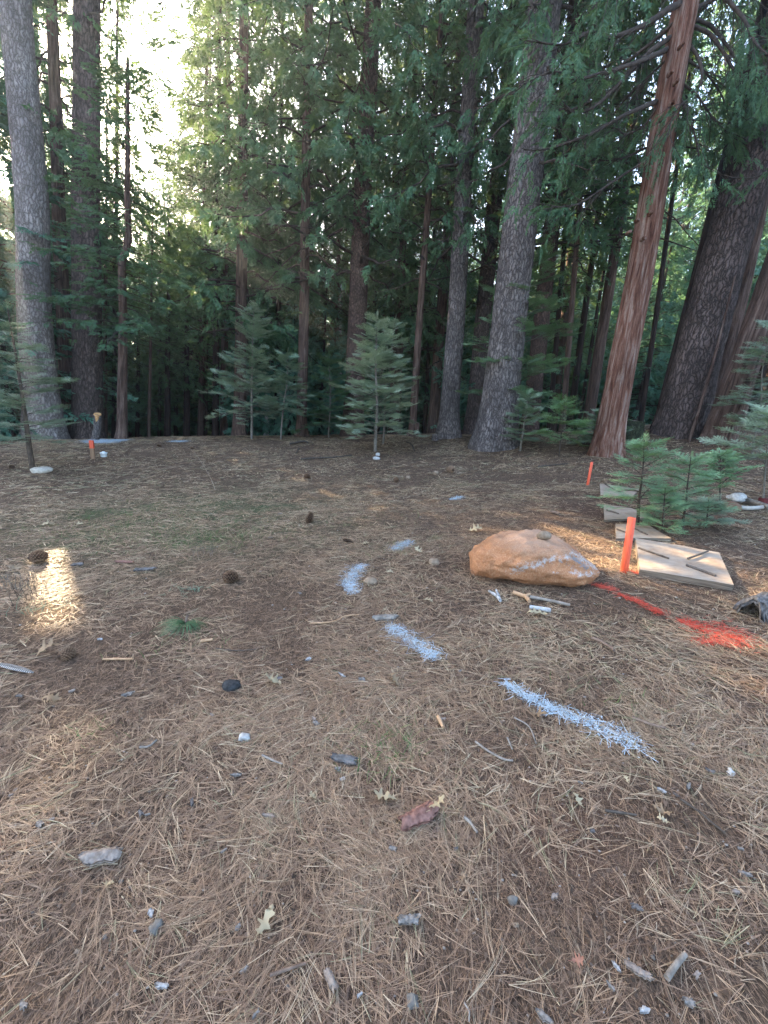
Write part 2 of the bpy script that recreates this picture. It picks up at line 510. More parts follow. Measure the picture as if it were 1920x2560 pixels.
# ------------------------------------------------------------------ crowns
def crown(seed, Ht, z0, Rf, nb, style='cedar', dens=3.0, sp=(0.4, 0.7), dead_below=0.0, wood_r=0.016, per=1, taper_r=0.25):
    """branches (wood) and sprays for a tree standing at the origin; Rf(u) = branch length at crown fraction u"""
    r = np.random.default_rng(seed)
    wood = MB(); S = Sprays()
    az = r.uniform(0, 6.28)
    for i in range(nb):
        u = (i + r.uniform(0, 1)) / nb
        z = z0 + (Ht - z0) * u
        L = Rf(u) * r.uniform(0.6, 1.15)
        az += 2.4 + r.normal(0, 0.5)
        h = np.array([math.cos(az), math.sin(az), 0])
        side = np.array([-h[1], h[0], 0])
        if style == 'cedar':
            a, b_, c_ = r.uniform(-0.05, 0.35), r.uniform(-1.3, -0.6), r.uniform(0.4, 0.95)
        elif style == 'pine':
            a, b_, c_ = r.uniform(0.0, 0.4), r.uniform(-0.3, 0.0), r.uniform(0.2, 0.5)
        else:
            a, b_, c_ = r.uniform(0.05, 0.3), r.uniform(-0.35, -0.1), r.uniform(0.0, 0.15)
        t = np.linspace(0, 1, 8)
        sw = r.normal(0, 0.12)
        pts = h * (t * L)[:, None] + side * (sw * L * t * t)[:, None] + np.array([0, 0, 1.0]) * (L * (a * t + b_ * t ** 2 + c_ * t ** 3))[:, None]
        pts[:, 2] += z
        pts[1:-1] += r.normal(0, 0.02 * L, (6, 3))
        tube(wood, pts, np.linspace(wood_r * L ** 0.8 + 0.004, 0.004, 8), 4, cap=False)
        dead = z < dead_below
        nt = max(3, int(dens * L))
        T = np.gradient(pts, axis=0)
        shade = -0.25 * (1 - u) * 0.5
        for k in range(nt):
            tt = 0.22 + 0.78 * (k + r.uniform(0, 1)) / nt
            q = tt * 7; i0 = min(int(q), 6); f = q - i0
            p = pts[i0] * (1 - f) + pts[i0 + 1] * f
            d0 = T[i0] / np.linalg.norm(T[i0])
            sgn = 1 if k % 2 else -1
            ang = r.uniform(0.5, 1.1) * sgn
            d = d0 * math.cos(ang) + side * math.sin(ang)
            if style == 'cedar': d = d + np.array([0, 0, r.uniform(-0.55, 0.15)])
            elif style == 'pine': d = d + np.array([0, 0, r.uniform(-0.2, 0.5)])
            else: d = d + np.array([0, 0, r.uniform(-0.12, 0.06)])
            d /= np.linalg.norm(d)
            l = (0.38 * L * (1 - tt) + 0.18) * r.uniform(0.6, 1.2)
            tw = np.array([p, p + d * l * 0.5 + [0, 0, 0.02], p + d * l])
            tube(wood, tw, [0.007, 0.005, 0.002], 3, cap=False)
            if dead and r.random() < 0.85: continue
            ns = max(1, int(l / sp[0] * 2.0 * per))
            for j in range(ns):
                pp = p + d * l * (j + 0.6) / ns
                dd = d + r.normal(0, 0.25, 3)
                if style == 'cedar': dd[2] -= 0.25
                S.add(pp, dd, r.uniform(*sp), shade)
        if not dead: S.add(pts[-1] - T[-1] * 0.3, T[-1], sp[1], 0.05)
    return wood, S

# ------------------------------------------------------------------ trunks
def trunk_mesh(name, Ht, r0, mat, seed, nr=40, nz=70, kind='pine', bend=None, flare=0.35, rtop=0.25, below=0.5):
    r = np.random.default_rng(seed)
    u = np.linspace(0, 1, nz) ** 1.7
    z = -below + (Ht + below) * u
    a = np.linspace(0, 2 * np.pi, nr, endpoint=False)
    Z, A = np.meshgrid(z, a, indexing='ij')
    zz = np.clip(Z, 0, None)
    rad = r0 * (1 - (1 - rtop) * np.clip(zz / Ht, 0, 1)) + r0 * flare * np.exp(-zz / (1.6 * r0))
    cx, cy_ = np.cos(A), np.sin(A)
    if kind == 'cedar':
        rad = rad * (1 + 0.03 * noise(cx * 5, cy_ * 5, Z * 0.5, seed) + 0.045 * noise(cx * 13, cy_ * 13, Z * 1.3, seed + 1))
        lob = 0.16
    else:
        rad = rad * (1 + 0.035 * noise(cx * 4.5, cy_ * 4.5, Z * 2.2, seed) + 0.02 * noise(cx * 10, cy_ * 10, Z * 5, seed + 1))
        lob = 0.10
    rad = rad * (1 + lob * np.exp(-zz / (2.2 * r0)) * noise(cx * 1.8, cy_ * 1.8, 0, seed + 5) * 1.6)
    wx = 0.05 * r0 * 4 * noise(Z * 0.25, 0.3, 0, seed + 7) * np.clip(zz / 4, 0, 1)
    wy = 0.05 * r0 * 4 * noise(Z * 0.25, 9.3, 0, seed + 8) * np.clip(zz / 4, 0, 1)
    X = rad * cx + wx; Y = rad * cy_ + wy
    if bend is not None:
        bz, bx, by_ = np.array(bend).T
        X = X + np.interp(Z, bz, bx); Y = Y + np.interp(Z, bz, by_)
    V = np.stack([X, Y, Z], -1).reshape(-1, 3)
    i = np.arange(nz - 1)[:, None] * nr; j = np.arange(nr)[None]; k = (j + 1) % nr
    f = np.stack([i + j, i + k, i + nr + k, i + nr + j], -1).reshape(-1, 4)
    mb = MB(); mb.add(V, f, r.random())
    return mb.mesh(name, mat, True)

# prototypes shared between trees (mesh data only; the objects are made per tree)
PROTO = {}
def bake(key, seed, Ht, z0, Rf, nb, style, tpls, leafmat, **kw):
    w, S = crown(seed, Ht, z0, Rf, nb, style, **kw)
    PROTO[key] = dict(H=Ht, wmb=w, wood=w.mesh('branches', M['branch']), S=S, tpls=tpls, leaf=None, leafmat=leafmat, seed=seed)
    PROTO[key]['leaf'] = S.to_mb(tpls, seed).mesh('foliage', leafmat)
bake('cedar_a', 11, 26, 5.0, lambda u: 3.4 * (1 - u) ** 0.7 + 0.3, 120, 'cedar', TPL_C, M['cedar_leaf'], dens=3.4, sp=(0.42, 0.72), dead_below=7.0)
bake('cedar_b', 12, 24, 2.8, lambda u: 2.7 * (1 - u) ** 0.6 + 0.3, 130, 'cedar', TPL_C, M['cedar_leaf'], dens=3.4, sp=(0.40, 0.68), dead_below=3.6)
bake('cedar_c', 13, 18, 4.2, lambda u: 2.3 * math.sin(min(1, u * 1.6 + 0.35) * 1.57) * (1.15 - u), 90, 'cedar', TPL_C, M['cedar_leaf'], dens=3.8, sp=(0.40, 0.66), dead_below=5.0)
bake('pine_top', 14, 32, 13, lambda u: 3.2 * math.sin((u * 0.75 + 0.22) * 3.14) + 0.3, 80, 'pine', TPL_C, M['cedar_leaf'], dens=3.2, sp=(0.5, 0.8), dead_below=15)
bake('back_a', 15, 20, 1.4, lambda u: 3.2 * (1 - u) ** 0.8 + 0.2, 120, 'fir', TPL_C, M['back_leaf'], dens=3.6, sp=(0.5, 0.85))
bake('back_b', 16, 12, 1.0, lambda u: 2.6 * (1 - u) ** 0.8 + 0.2, 95, 'cedar', TPL_C, M['back_leaf'], dens=4.0, sp=(0.45, 0.8))
bake('back_c', 17, 30, 4.5, lambda u: 3.8 * (1 - u) ** 0.7 + 0.3, 140, 'cedar', TPL_C, M['back_leaf'], dens=3.0, sp=(0.55, 0.95), dead_below=6)

# ------------------------------------------------------------------ the sun gap in the crowns (light reaching the strip of floor at left)
S0, S1 = G(115, 1372), G(172, 1568)
SHv = np.array([SUN[0], SUN[1], 0]) / math.hypot(SUN[0], SUN[1])
SIDE = np.array([SHv[1], -SHv[0], 0])
GAPS = []
def add_gap(p, half_w, half_l):
    GAPS.append((np.asarray(p), half_w, half_l))
mid = (S0 + S1) / 2
Lh = abs(np.dot(S1 - S0, SHv)) / 2
mid = mid - SIDE * 0.03

add_gap(mid, 0.085, Lh * 0.95)

UPV = np.cross(SIDE, SUN); UPV = UPV if UPV[2] > 0 else -UPV
def in_gap(P, pad):
    out = np.zeros(len(P), bool)
    for gi, (c, hw, hl) in enumerate(GAPS):
        q = P - c
        out |= (np.abs(q @ SIDE) < hw + pad) & (np.abs(q @ UPV) < hl * math.sin(SUN_EL) + pad) & (q @ SUN > 2)
    return out

def cut_gap(mb, fn, pad=0.02):
    """drop the leaf triangles that would stand in the light's way"""
    n = 0; V = np.concatenate(mb.V); A = np.concatenate(mb.A); F = np.concatenate(mb.F)
    hv = in_gap(fn(V), pad)
    bad = hv[F].any(1) | in_gap(fn(V[F].mean(1)), pad)
    if not bad.any(): return None
    F = F[~bad]; used, inv_ = np.unique(F, return_inverse=True)
    o = MB(); o.add(V[used], inv_.reshape(-1, 3), A[used]); return o

def to_world(mat):
    m = np.array(mat)
    return lambda P: P @ m[:3, :3].T + m[:3, 3]

# ------------------------------------------------------------------ placing trees
TREES = []
def lean_matrix(base, top):
    d = Vector(top) - Vector(base)
    q = Vector((0, 0, 1)).rotation_difference(d.normalized())
    return q

def place(name, label, cat, base, top, wpx, Ht, bark, kind, crown_key=None, seed=0, nr=40, nz=70, group=None,
          crown_scale=1.0, crown_xy=None, bend=None, flare=0.35, rtop=0.25, lift=0.0, leafmat=None):
    base = np.asarray(base, float)
    pm = base + (np.asarray(top) - base) * 0.35
    _, _, zd = proj(pm)
    r0 = wpx / 2 * zd / FPX * 1.08
    t = empty(name, base, label, cat, group)
    q = lean_matrix(base, top)
    t.rotation_mode = 'QUATERNION'; t.rotation_quaternion = q
    link('trunk', trunk_mesh('trunk', Ht, r0, M[bark], seed, nr, nz, kind, bend, flare, rtop), t)
    if crown_key:
        add_crown(t, crown_key, base, q, Ht, seed, crown_scale, crown_xy, lift, leafmat)
    TREES.append((t, base))
    return t

def add_crown(t, key, base, q, Ht, seed, sc=1.0, xy=None, lift=0.0, leafmat=None):
    p = PROTO[key]
    s = sc * Ht / p['H']; sxy = (xy if xy else s)
    rz = (seed * 2.399) % 6.283
    M4 = Matrix.LocRotScale(Vector(base), q, None) @ Matrix.Translation((0, 0, lift)) @ Matrix.Rotation(rz, 4, 'Z') @ Matrix.Diagonal((sxy, sxy, s, 1))
    S = p['S']; W = to_world(M4)(np.array(S.p))
    me = p['leaf']
    if in_gap(W, 1.1).any():
        if 'lmb' not in p: p['lmb'] = S.to_mb(p['tpls'], p['seed'])
        c = cut_gap(p['lmb'], to_world(M4))
        if c: me = c.mesh('foliage', leafmat or p['leafmat'])
    wm = p['wood']
    k = p['wmb']; fn = to_world(M4); cent = fn(np.concatenate(k.V)); hv = in_gap(cent, 0.06)
    if hv.any():
        nb = MB(); o0 = 0
        for v_, f_, a_ in zip(k.V, k.F, k.A):
            if not hv[o0:o0 + len(v_)].any(): nb.add(v_, f_ - o0, a_)
            o0 += len(v_)
        wm = nb.mesh('branches', M['branch'])
    w = link('branches', wm, t); f = link('foliage', me, t)
    tag(w, kind='stuff'); tag(f, kind='stuff')
    for o in (w, f):
        o.location = (0, 0, lift); o.rotation_euler = (0, 0, rz); o.scale = (sxy, sxy, s)
    return f

def gp(x, y): return np.array([x, y, float(H(x, y))])
def base_at(px, y):
    """ground point at world depth y in the vertical plane of a photo column near the crest"""
    lo, hi = -3.0 * y - 3, 3.0 * y + 3
    for _ in range(40):
        x = (lo + hi) / 2
        if proj((x, y, float(H(x, y))))[0] < px: lo = x
        else: hi = x
    return np.array([x, y, float(H(x, y))])

def hero(name, label, cat, bpx, y, tpx, w, Ht, bark, kind, key, seed, **kw):
    b = base_at(bpx, y)
    t = P3(tpx[0], tpx[1], y)
    print('TREE', name, bpx, y, 'base px', [round(float(v)) for v in proj(b)[:2]])
    return place(name, label, cat, b, t, w, Ht, bark, kind, key, seed, **kw)

hero('pine_tree', 'massive pale grey pine with a clean scaly trunk near the left edge', 'tree', 112, 14.6, (38, 0), 70, 32, 'pine_pale', 'pine', 'pine_top', 1, nr=72, nz=140, flare=0.55)
hero('pine_tree', 'shadowed brown trunk half cut off by the left edge, behind the pale pine', 'tree', 20, 18, (-110, 0), 46, 30, 'pine_red', 'pine', 'cedar_a', 2, crown_xy=1.1)
hero('cedar_tree', 'slender ribbed cedar between the pale pine and the wide dark pine at left', 'tree', 172, 17, (126, 0), 32, 26, 'cedar', 'cedar', 'cedar_c', 3, nr=40)
hero('pine_tree', 'wide dark brown pine with straight scaly trunk beside the cut post', 'tree', 222, 16.0, (216, 0), 64, 32, 'pine', 'pine', 'pine_top', 4, nr=72, nz=140, flare=0.2)
hero('cedar_tree', 'thin crooked cedar with bushy crown standing right of the cut post', 'tree', 305, 14.2, (316, 0), 24, 10.9, 'cedar', 'cedar', 'cedar_b', 5, crown_scale=0.8, lift=2.2, crown_xy=0.8,
     bend=[(0, 0, 0), (4, -0.03, 0), (5.6, -0.10, 0), (6.3, 0.12, 0), (7.4, 0.06, 0), (20, 0.0, 0)])
hero('cedar_tree', 'straight slim cedar left of centre rising above the grey green fir', 'tree', 598, 17.5, (612, 0), 29, 27, 'cedar', 'cedar', 'cedar_b', 6)
hero('cedar_tree', 'bare straight ribbed cedar left of the layered centre fir', 'tree', 753, 16.5, (771, 0), 25, 28, 'cedar', 'cedar', 'cedar_a', 7, nr=48, nz=100, flare=0.5)
hero('pine_tree', 'stout reddish brown pine rising behind the layered centre fir', 'tree', 880, 16.6, (932, 0), 48, 30, 'pine_red', 'pine', 'cedar_a', 8, nr=56, nz=100)
hero('cedar_tree', 'mid brown cedar trunk just right of the centre fir, farther back', 'tree', 985, 20.5, (1040, 0), 29, 27, 'cedar', 'cedar', 'cedar_b', 9)
hero('cedar_tree', 'thin red brown cedar with bare stubs right of the centre fir', 'tree', 1030, 15.5, (1105, 0), 18, 22, 'cedar', 'cedar', 'cedar_c', 10, flare=0.6)
hero('cedar_tree', 'slim dark cedar trunk tucked left of the two grouped pines', 'tree', 1082, 19.5, (1150, 100), 27, 25, 'cedar', 'cedar', 'cedar_b', 11)
hero('pine_tree', 'tall grey brown pine with flared foot between stubs right of centre', 'tree', 1120, 14.8, (1190, 0), 45, 30, 'pine_grey', 'pine', 'cedar_a', 12, nr=64, nz=120, flare=0.55, crown_xy=0.8)
hero('pine_tree', 'dark pine trunk squeezed between the two flared pines', 'tree', 1180, 17.5, (1290, 0), 40, 29, 'pine', 'pine', 'pine_top', 13)
hero('pine_tree', 'broad grey pine with spreading foot and brown lower bark, right of centre', 'tree', 1236, 12.6, (1362, 0), 84, 32, 'pine_grey', 'pine', 'cedar_a', 14, nr=80, nz=150, flare=0.5, crown_xy=0.7, lift=1.0)
hero('pine_tree', 'brown pine trunk close behind the broad grey pine', 'tree', 1322, 15.5, (1442, 0), 40, 30, 'pine_red', 'pine', 'cedar_a', 15, nr=48)
RC = hero('cedar_tree', 'large leaning cedar with bright red brown shaggy bark and long bare limbs', 'tree', 1512, 10.6, (1722, 0), 62, 24, 'cedar_red', 'cedar', None, 16, nr=96, nz=180, flare=0.42)
hero('cedar_tree', 'narrow grey brown cedar just left of the red barked cedar', 'tree', 1466, 16, (1590, 300), 26, 24, 'cedar', 'cedar', 'cedar_a', 17, lift=2.0)
hero('cedar_tree', 'thin black trunk right of the stump between red cedar and giant pine', 'tree', 1552, 14.5, (1690, 300), 15, 20, 'cedar_dark', 'cedar', None, 18)
hero('cedar_tree', 'thin dark trunk leaning against the left side of the giant pine', 'tree', 1645, 12.6, (1840, 300), 26, 20, 'cedar_dark', 'cedar', None, 19)
hero('pine_tree', 'giant dark scaly pine leaning right on the needle mound', 'tree', 1698, 11.9, (1945, 120), 96, 32, 'pine', 'pine', 'pine_top', 20, nr=96, nz=170, flare=0.25)
hero('cedar_tree', 'grey cedar trunk between the giant pine and the right hand cedar', 'tree', 1775, 13.4, (1905, 500), 36, 20, 'cedar', 'cedar', 'cedar_c', 21, lift=4.0)
hero('cedar_tree', 'stout brown cedar with twisted ribs leaning out at the right edge', 'tree', 1795, 10.8, (1925, 720), 62, 22, 'cedar', 'cedar', 'cedar_a', 22, nr=72, nz=120, flare=0.3, lift=1.5, crown_xy=0.7)
hero('cedar_tree', 'dark trunk far right behind the brown leaning cedar', 'tree', 1868, 15.5, (1960, 700), 34, 20, 'cedar_dark', 'cedar', None, 23)
for bx, y, tx, w, key, lab in ((262, 19, 268, 12, 'cedar_b', 'feathery slim cedar just right of the wide dark pine'), (500, 23, 520, 15, 'cedar_a', 'drooping cedar behind the little green shrub and left of the slim cedar'),
                        (690, 23, 708, 12, 'cedar_c', 'slim feathery cedar between the two bare ribbed cedars'), (835, 23, 860, 12, 'cedar_b', 'slim cedar just left of the stout reddish pine'),
                        (960, 24, 1000, 13, 'cedar_a', 'feathery cedar directly behind the centre fir'), (1405, 15, 1490, 14, 'cedar_c', 'drooping green cedar between the grouped pines and the red cedar'),
                        (100, 21, 92, 18, 'cedar_a', 'cedar hidden behind the massive pale pine')):
    hero('cedar_tree', lab, 'tree', bx, y, (tx, 0), w, 13.5 if bx == 262 else 23, 'cedar', 'cedar', key, bx, nr=20, nz=40)
# bare leaning pole
pb, pt = base_at(1722, 11.0), P3(1838, 690, 11.2)
mb = MB(); tube(mb, spline([pb - [0, 0, 0.1], pb * 0.5 + pt * 0.5 + [0.05, 0, 0], pt], 14), np.linspace(0.045, 0.022, 14), 8)
tag(mb.build('dead_pole', M['cedar'], smooth=True), 'thin bare dead pole leaning against the trunks beside the giant pine', 'dead tree')

# thin background trunks one can tell apart
bg_trunks = [(342, 23, 352, 10, 'cedar_dark', 'thin black trunk right of the crooked cedar'),
             (372, 19, 382, 8, 'cedar', 'thin grey green bare tree with twiggy side branches'),
             (418, 21, 424, 15, 'cedar_dark', 'dark trunk behind the little green shrub, left one of a cluster'),
             (438, 24, 448, 10, 'cedar_dark', 'thin dark trunk inside the cluster left of the shrub'),
             (466, 22, 470, 16, 'cedar_dark', 'darkest trunk of the cluster beside the little green shrub'),
             (512, 25, 520, 10, 'cedar', 'faint thin trunk behind the little green shrub'),
             (538, 21, 544, 16, 'cedar_dark', 'dark trunk at left edge of the grey green fir'),
             (664, 26, 682, 13, 'birch', 'pale dead snag trunk seen behind the branches left of centre'),
             (800, 24, 815, 11, 'cedar_dark', 'thin dark trunk above the brown boulder'),
             (846, 28, 858, 12, 'birch', 'pale far trunk lit high up between the centre trunks'),
             (1372, 17, 1420, 13, 'cedar_dark', 'thin dark trunk behind the small layered fir'),
             (1420, 18, 1500, 16, 'cedar_dark', 'black trunk left of the grey brown cedar'),
             (1440, 19, 1540, 9, 'cedar_dark', 'thinnest dark trunk left of the red barked cedar'),
             (1598, 16, 1680, 12, 'cedar_dark', 'slanting dark stem behind the stump'),
             (285, 20, 290, 12, 'cedar_dark', 'black trunk close to the left of the crooked cedar foot'), (398, 22, 402, 9, 'cedar_dark', 'thin dark stem left of the trunk cluster, behind'),
             (560, 22, 566, 18, 'cedar', 'dark reddish trunk behind the grey green fir'), (690, 21, 700, 12, 'cedar_dark', 'dark trunk between slim cedar and bare ribbed cedar'),
             (722, 24, 732, 9, 'cedar_dark', 'thin far trunk just left of the bare ribbed cedar'), (925, 24, 945, 12, 'cedar_dark', 'thin dark trunk right behind the centre fir top'),
             (1060, 22, 1090, 10, 'cedar_dark', 'thin trunk between the thin red brown cedar and the slim dark cedar'), (1380, 20, 1440, 18, 'cedar', 'brown trunk deep behind the little bright fir'),
             (1905, 14, 2010, 30, 'cedar', 'brown trunk cut off by the right edge')]
for i, (bx, y, tx, w, bark, lab) in enumerate(bg_trunks):
    b = base_at(bx, y); t = P3(tx, 500, y)
    place('slim_tree', lab, 'tree', b, t, w, (10.5 if 330 < bx < 480 else 17 + (i * 37 % 9)), bark, 'cedar', None if bark == 'birch' or bx in (372, 1420, 1440, 1598, 1905) else ('cedar_c', 'cedar_b')[i % 2], 40 + i, nr=16, nz=30, group='slim trees in the forest edge')

# ------------------------------------------------------------------ deep forest
def deep_tree(x, y, Ht, key, seed, lab, grp):
    b = gp(x, y)
    t = empty('forest_tree', b, lab, 'tree', grp)
    r = np.random.default_rng(seed)
    q = lean_matrix((0, 0, 0), (r.normal(0, 0.02), r.normal(0, 0.02), 1))
    t.rotation_mode = 'QUATERNION'; t.rotation_quaternion = q
    tk = TRK[seed % len(TRK)]
    o = link('trunk', tk, t); s = Ht / 20; o.scale = (s * r.uniform(0.8, 1.3),) * 2 + (s,)
    p = PROTO[key]; k = Ht / p['H']
    add_crown(t, key, b, q, Ht, seed, 1.0, k * r.uniform(0.95, 1.25))
TRK = [trunk_mesh('trunk', 20, 0.2, M['cedar_dark'], 300 + i, 14, 26, 'cedar') for i in range(2)] + [trunk_mesh('trunk', 20, 0.27, M['pine'], 320 + i, 16, 26, 'pine') for i in range(2)]
LABS = {'back_a': ('bushy green conifer filling the shaded forest behind the front trunks', 'bushy conifers deep in the forest'),
        'back_b': ('low feathery conifer in the dark understory behind the front trunks', 'low understory conifers'),
        'back_c': ('tall drooping conifer closing off the sky deep in the forest', 'tall conifers deep in the forest')}
rs = np.random.default_rng(5)
placed = []
def try_place(az, d, key, Ht, mind, seed):
    x, y = d * math.sin(R(az)), d * math.cos(R(az))
    if abs(np.dot(np.array([x, y, 0]) - mid, SIDE)) < 0.75: return False
    for (a, b_) in placed:
        if math.hypot(a - x, b_ - y) < mind: return False
    placed.append((x, y)); deep_tree(x, y, Ht, key, seed, *LABS[key]); return True
for t, b in TREES: placed.append((b[0], b[1]))
def limit(az, d, Ht):
    # the open bit of sky above the left part of the clearing
    if -37 < az < -21:
        el = 24.5 if -34.5 < az < -23.5 else 30
        return min(Ht, d * math.tan(R(el)) + 1.6 - float(H(d * math.sin(R(az)), d * math.cos(R(az)))))
    if 19 < az < 31:
        el = 23
        return min(Ht, d * math.tan(R(el)) + 1.6 - float(H(d * math.sin(R(az)), d * math.cos(R(az)))))
    return Ht
sd = 500
for ring, (d0, d1, n, keys, hr, mind) in enumerate(((19, 25, 44, ('back_b',), (4, 9), 1.7), (23, 32, 46, ('back_a', 'back_b'), (11, 19), 2.4),
                                  (30, 44, 46, ('back_a', 'back_c', 'back_a'), (20, 30), 3.0), (42, 66, 40, ('back_c', 'back_a'), (24, 34), 4.2))):
    for i in range(n):
        az = -62 + 118 * (i + rs.uniform(0, 1)) / n
        for _ in range(8):
            d = rs.uniform(d0, d1); key = keys[int(rs.integers(0, len(keys)))]
            h0 = rs.uniform(*hr)
            if az < 18: h0 = min(h0, 23)
            if ring == 0 and -36 < az < -19: continue
            Ht = limit(az, d, h0)
            sd += 1
            if try_place(az + rs.normal(0, 0.8), d, key, Ht, mind, sd): break

for dd_, off_ in ((21.5, -2.0), (27.0, 2.3), (31.0, -2.6)):  # hidden extra conifers, added to block sun leaking in beside the lit strip
    q_ = mid + SHv * dd_ + SIDE * off_
    deep_tree(float(q_[0]), float(q_[1]), 19.5, 'back_a', int(900 + dd_), *LABS['back_a'])
for dd_, off_ in ((19.5, -0.75), (24.5, 1.0)):  # more added blocker trees, stopping stray sun on the near left floor
    q_ = G(30, 2140) + SHv * dd_ + SIDE * off_
    deep_tree(float(q_[0]), float(q_[1]), 18.5, 'back_a', int(950 + dd_), *LABS['back_a'])
# far wooded slope that closes the view between the trunks
def far_wood():
    r = np.random.default_rng(77); S = Sprays()
    for i in range(460):
        az = R(-70 + 140 * r.random()); d = r.uniform(68, 125)
        x, y = d * math.sin(az), d * math.cos(az); z = float(H(x, y))
        ht = r.uniform(14, 24)
        azd = math.degrees(az)
        for k in range(34):
            u = r.random() ** 0.8; R_ = 3.4 * (1 - u) + 0.4; a = r.uniform(0, 6.28)
            S.add(np.array([x + R_ * math.cos(a) * r.random() ** 0.4, y + R_ * math.sin(a) * r.random() ** 0.4, z + 1 + ht * u]), np.array([math.cos(a), math.sin(a), -0.3]), r.uniform(1.6, 2.8), 0)
    T = [tpl_cedar(90, 7, 0.2, 0.5), tpl_cedar(91, 7, 0.2, 0.5)]
    tag(S.to_mb(T, 3).build('far_forest', M['back_leaf']), 'wooded slope far behind the trunks', 'forest', kind='stuff')
far_wood()

# ------------------------------------------------------------------ the red cedar's limbs, each one a part
def q3(cx, cy_): return 1280 + cx / 2.592, cy_ / 2.592
rc_base = np.array(RC.location); rc_q = RC.rotation_quaternion
inv = (Matrix.LocRotScale(Vector(rc_base), rc_q, None)).inverted()
invf = to_world(inv)
LIMBS = [
 ([(1115, 10), (1000, 70), (860, 160), (650, 240), (520, 205), (400, 260), (310, 290), (50, 255)], -1.4, 0.075),
 ([(1050, 150), (900, 280), (740, 400), (600, 490), (450, 540), (330, 600)], 0.9, 0.05),
 ([(1040, 235), (900, 330), (820, 410), (640, 600), (520, 700), (400, 730), (330, 705), (250, 730)], -0.8, 0.062),
 ([(1005, 320), (850, 390), (600, 470), (420, 510), (270, 465), (50, 555)], -1.7, 0.062),
 ([(930, 660), (860, 690), (720, 750), (560, 840), (400, 910), (200, 970), (75, 970)], -1.2, 0.062),
 ([(990, 400), (880, 500), (700, 680), (640, 780)], 1.0, 0.03),
 ([(930, 700), (860, 810), (740, 870), (680, 830), (640, 800)], 0.4, 0.03),
 ([(830, 1065), (650, 1180), (450, 1310), (330, 1340), (250, 1330)], -0.9, 0.035),
 ([(845, 960), (760, 1010), (600, 1040), (440, 990)], 0.9, 0.03),
 ([(1160, 165), (1280, 220), (1370, 340), (1450, 460), (1530, 460), (1600, 430)], -0.7, 0.05),
 ([(1190, 125), (1300, 180), (1450, 380), (1530, 540), (1640, 640)], 0.5, 0.045),
 ([(1150, 290), (1210, 380), (1230, 500), (1190, 600), (1060, 720), (1000, 900)], -1.0, 0.04),
 ([(1090, 530), (1200, 620), (1300, 760), (1440, 900)], 0.7, 0.035),
 ([(1080, 620), (1140, 740), (1190, 900), (1220, 1080)], -0.5, 0.035),
 ([(1140, 390), (1260, 480), (1370, 640), (1420, 860)], 1.1, 0.03),
 ([(1180, 60), (1300, 0), (1480, -60), (1650, 60)], 1.1, 0.05),
 ([(1120, -60), (950, -120), (700, -100), (500, 40)], -1.5, 0.07),
 ([(1200, -120), (1330, -60), (1500, 120), (1580, 280), (1690, 380)], -1.3, 0.06),
]
rl = np.random.default_rng(31)
limbS = Sprays()
for pts, dy, r0 in LIMBS:
    n = len(pts); P = []
    for i, (cx_, cy_) in enumerate(pts):
        px, py = q3(cx_, cy_); P.append(P3(px, py, 10.6 + dy * (i / (n - 1)) ** 0.8))
    sp_ = invf(spline(P, 26))
    mb = MB()
    tube(mb, sp_, np.linspace(r0 * 0.8, 0.010, 26), 8, wob=0.15, seed=3)
    T = np.gradient(sp_, axis=0)
    for k in range(4, 25):                           # side twigs
        for q in range(2):
            if rl.random() < 0.35: continue
            d = T[k] / np.linalg.norm(T[k]) * 0.8 + rl.normal(0, 0.5, 3) + [0, 0, -0.35]
            d /= np.linalg.norm(d); l = rl.uniform(0.3, 1.1)
            tw = np.array([sp_[k], sp_[k] + d * l * 0.5 + rl.normal(0, 0.03, 3), sp_[k] + d * l + [0, 0, -0.12 * l]])
            tube(mb, tw, [0.009, 0.006, 0.003], 4, cap=False)
            if k > 11 and rl.random() < 0.75:
                for j in range(3):
                    limbS.add(tw[0] + (tw[2] - tw[0]) * (0.3 + 0.3 * j), d + rl.normal(0, 0.3, 3) + [0, 0, -0.3], rl.uniform(0.3, 0.5), 0.1)
    mb.build('limb', M['branch'], RC, True)
hitL = in_gap(to_world(Matrix.LocRotScale(Vector(rc_base), rc_q, None))(np.array(limbS.p)), 0.3)
f_ = limbS.to_mb(TPL_CF, 5, keep=lambda P: ~hitL).build('foliage', M['cedar_leaf'], RC); tag(f_, kind='stuff')
# knots on the red trunk
for (kx, ky) in ((1040, 460), (985, 760), (930, 950), (855, 1050), (905, 1375), (820, 1420), (765, 1500), (860, 1540), (1110, 280), (1075, 520), (1045, 660)):
    px, py = q3(kx, ky); p = P3(px, py, 10.22); 
    mb = MB(); pl = invf(np.array([p + [0, 0.12, 0], p, p + [0, -0.02, -0.005]]))
    tube(mb, pl, [0.045, 0.038, 0.022], 8, wob=0.3, seed=int(kx))
    mb.build('knot', M['cedar_red'], RC, True)

# ------------------------------------------------------------------ cedar boughs hanging in front of the pines (own trees' low boughs)
def boughs(name, label, base_px, y, zc, n, spread, size, seed, mat='cedar_leaf', trunk_w=14, Ht=16, grp=None):
    """a slim cedar whose long low boughs hang in view"""
    pass

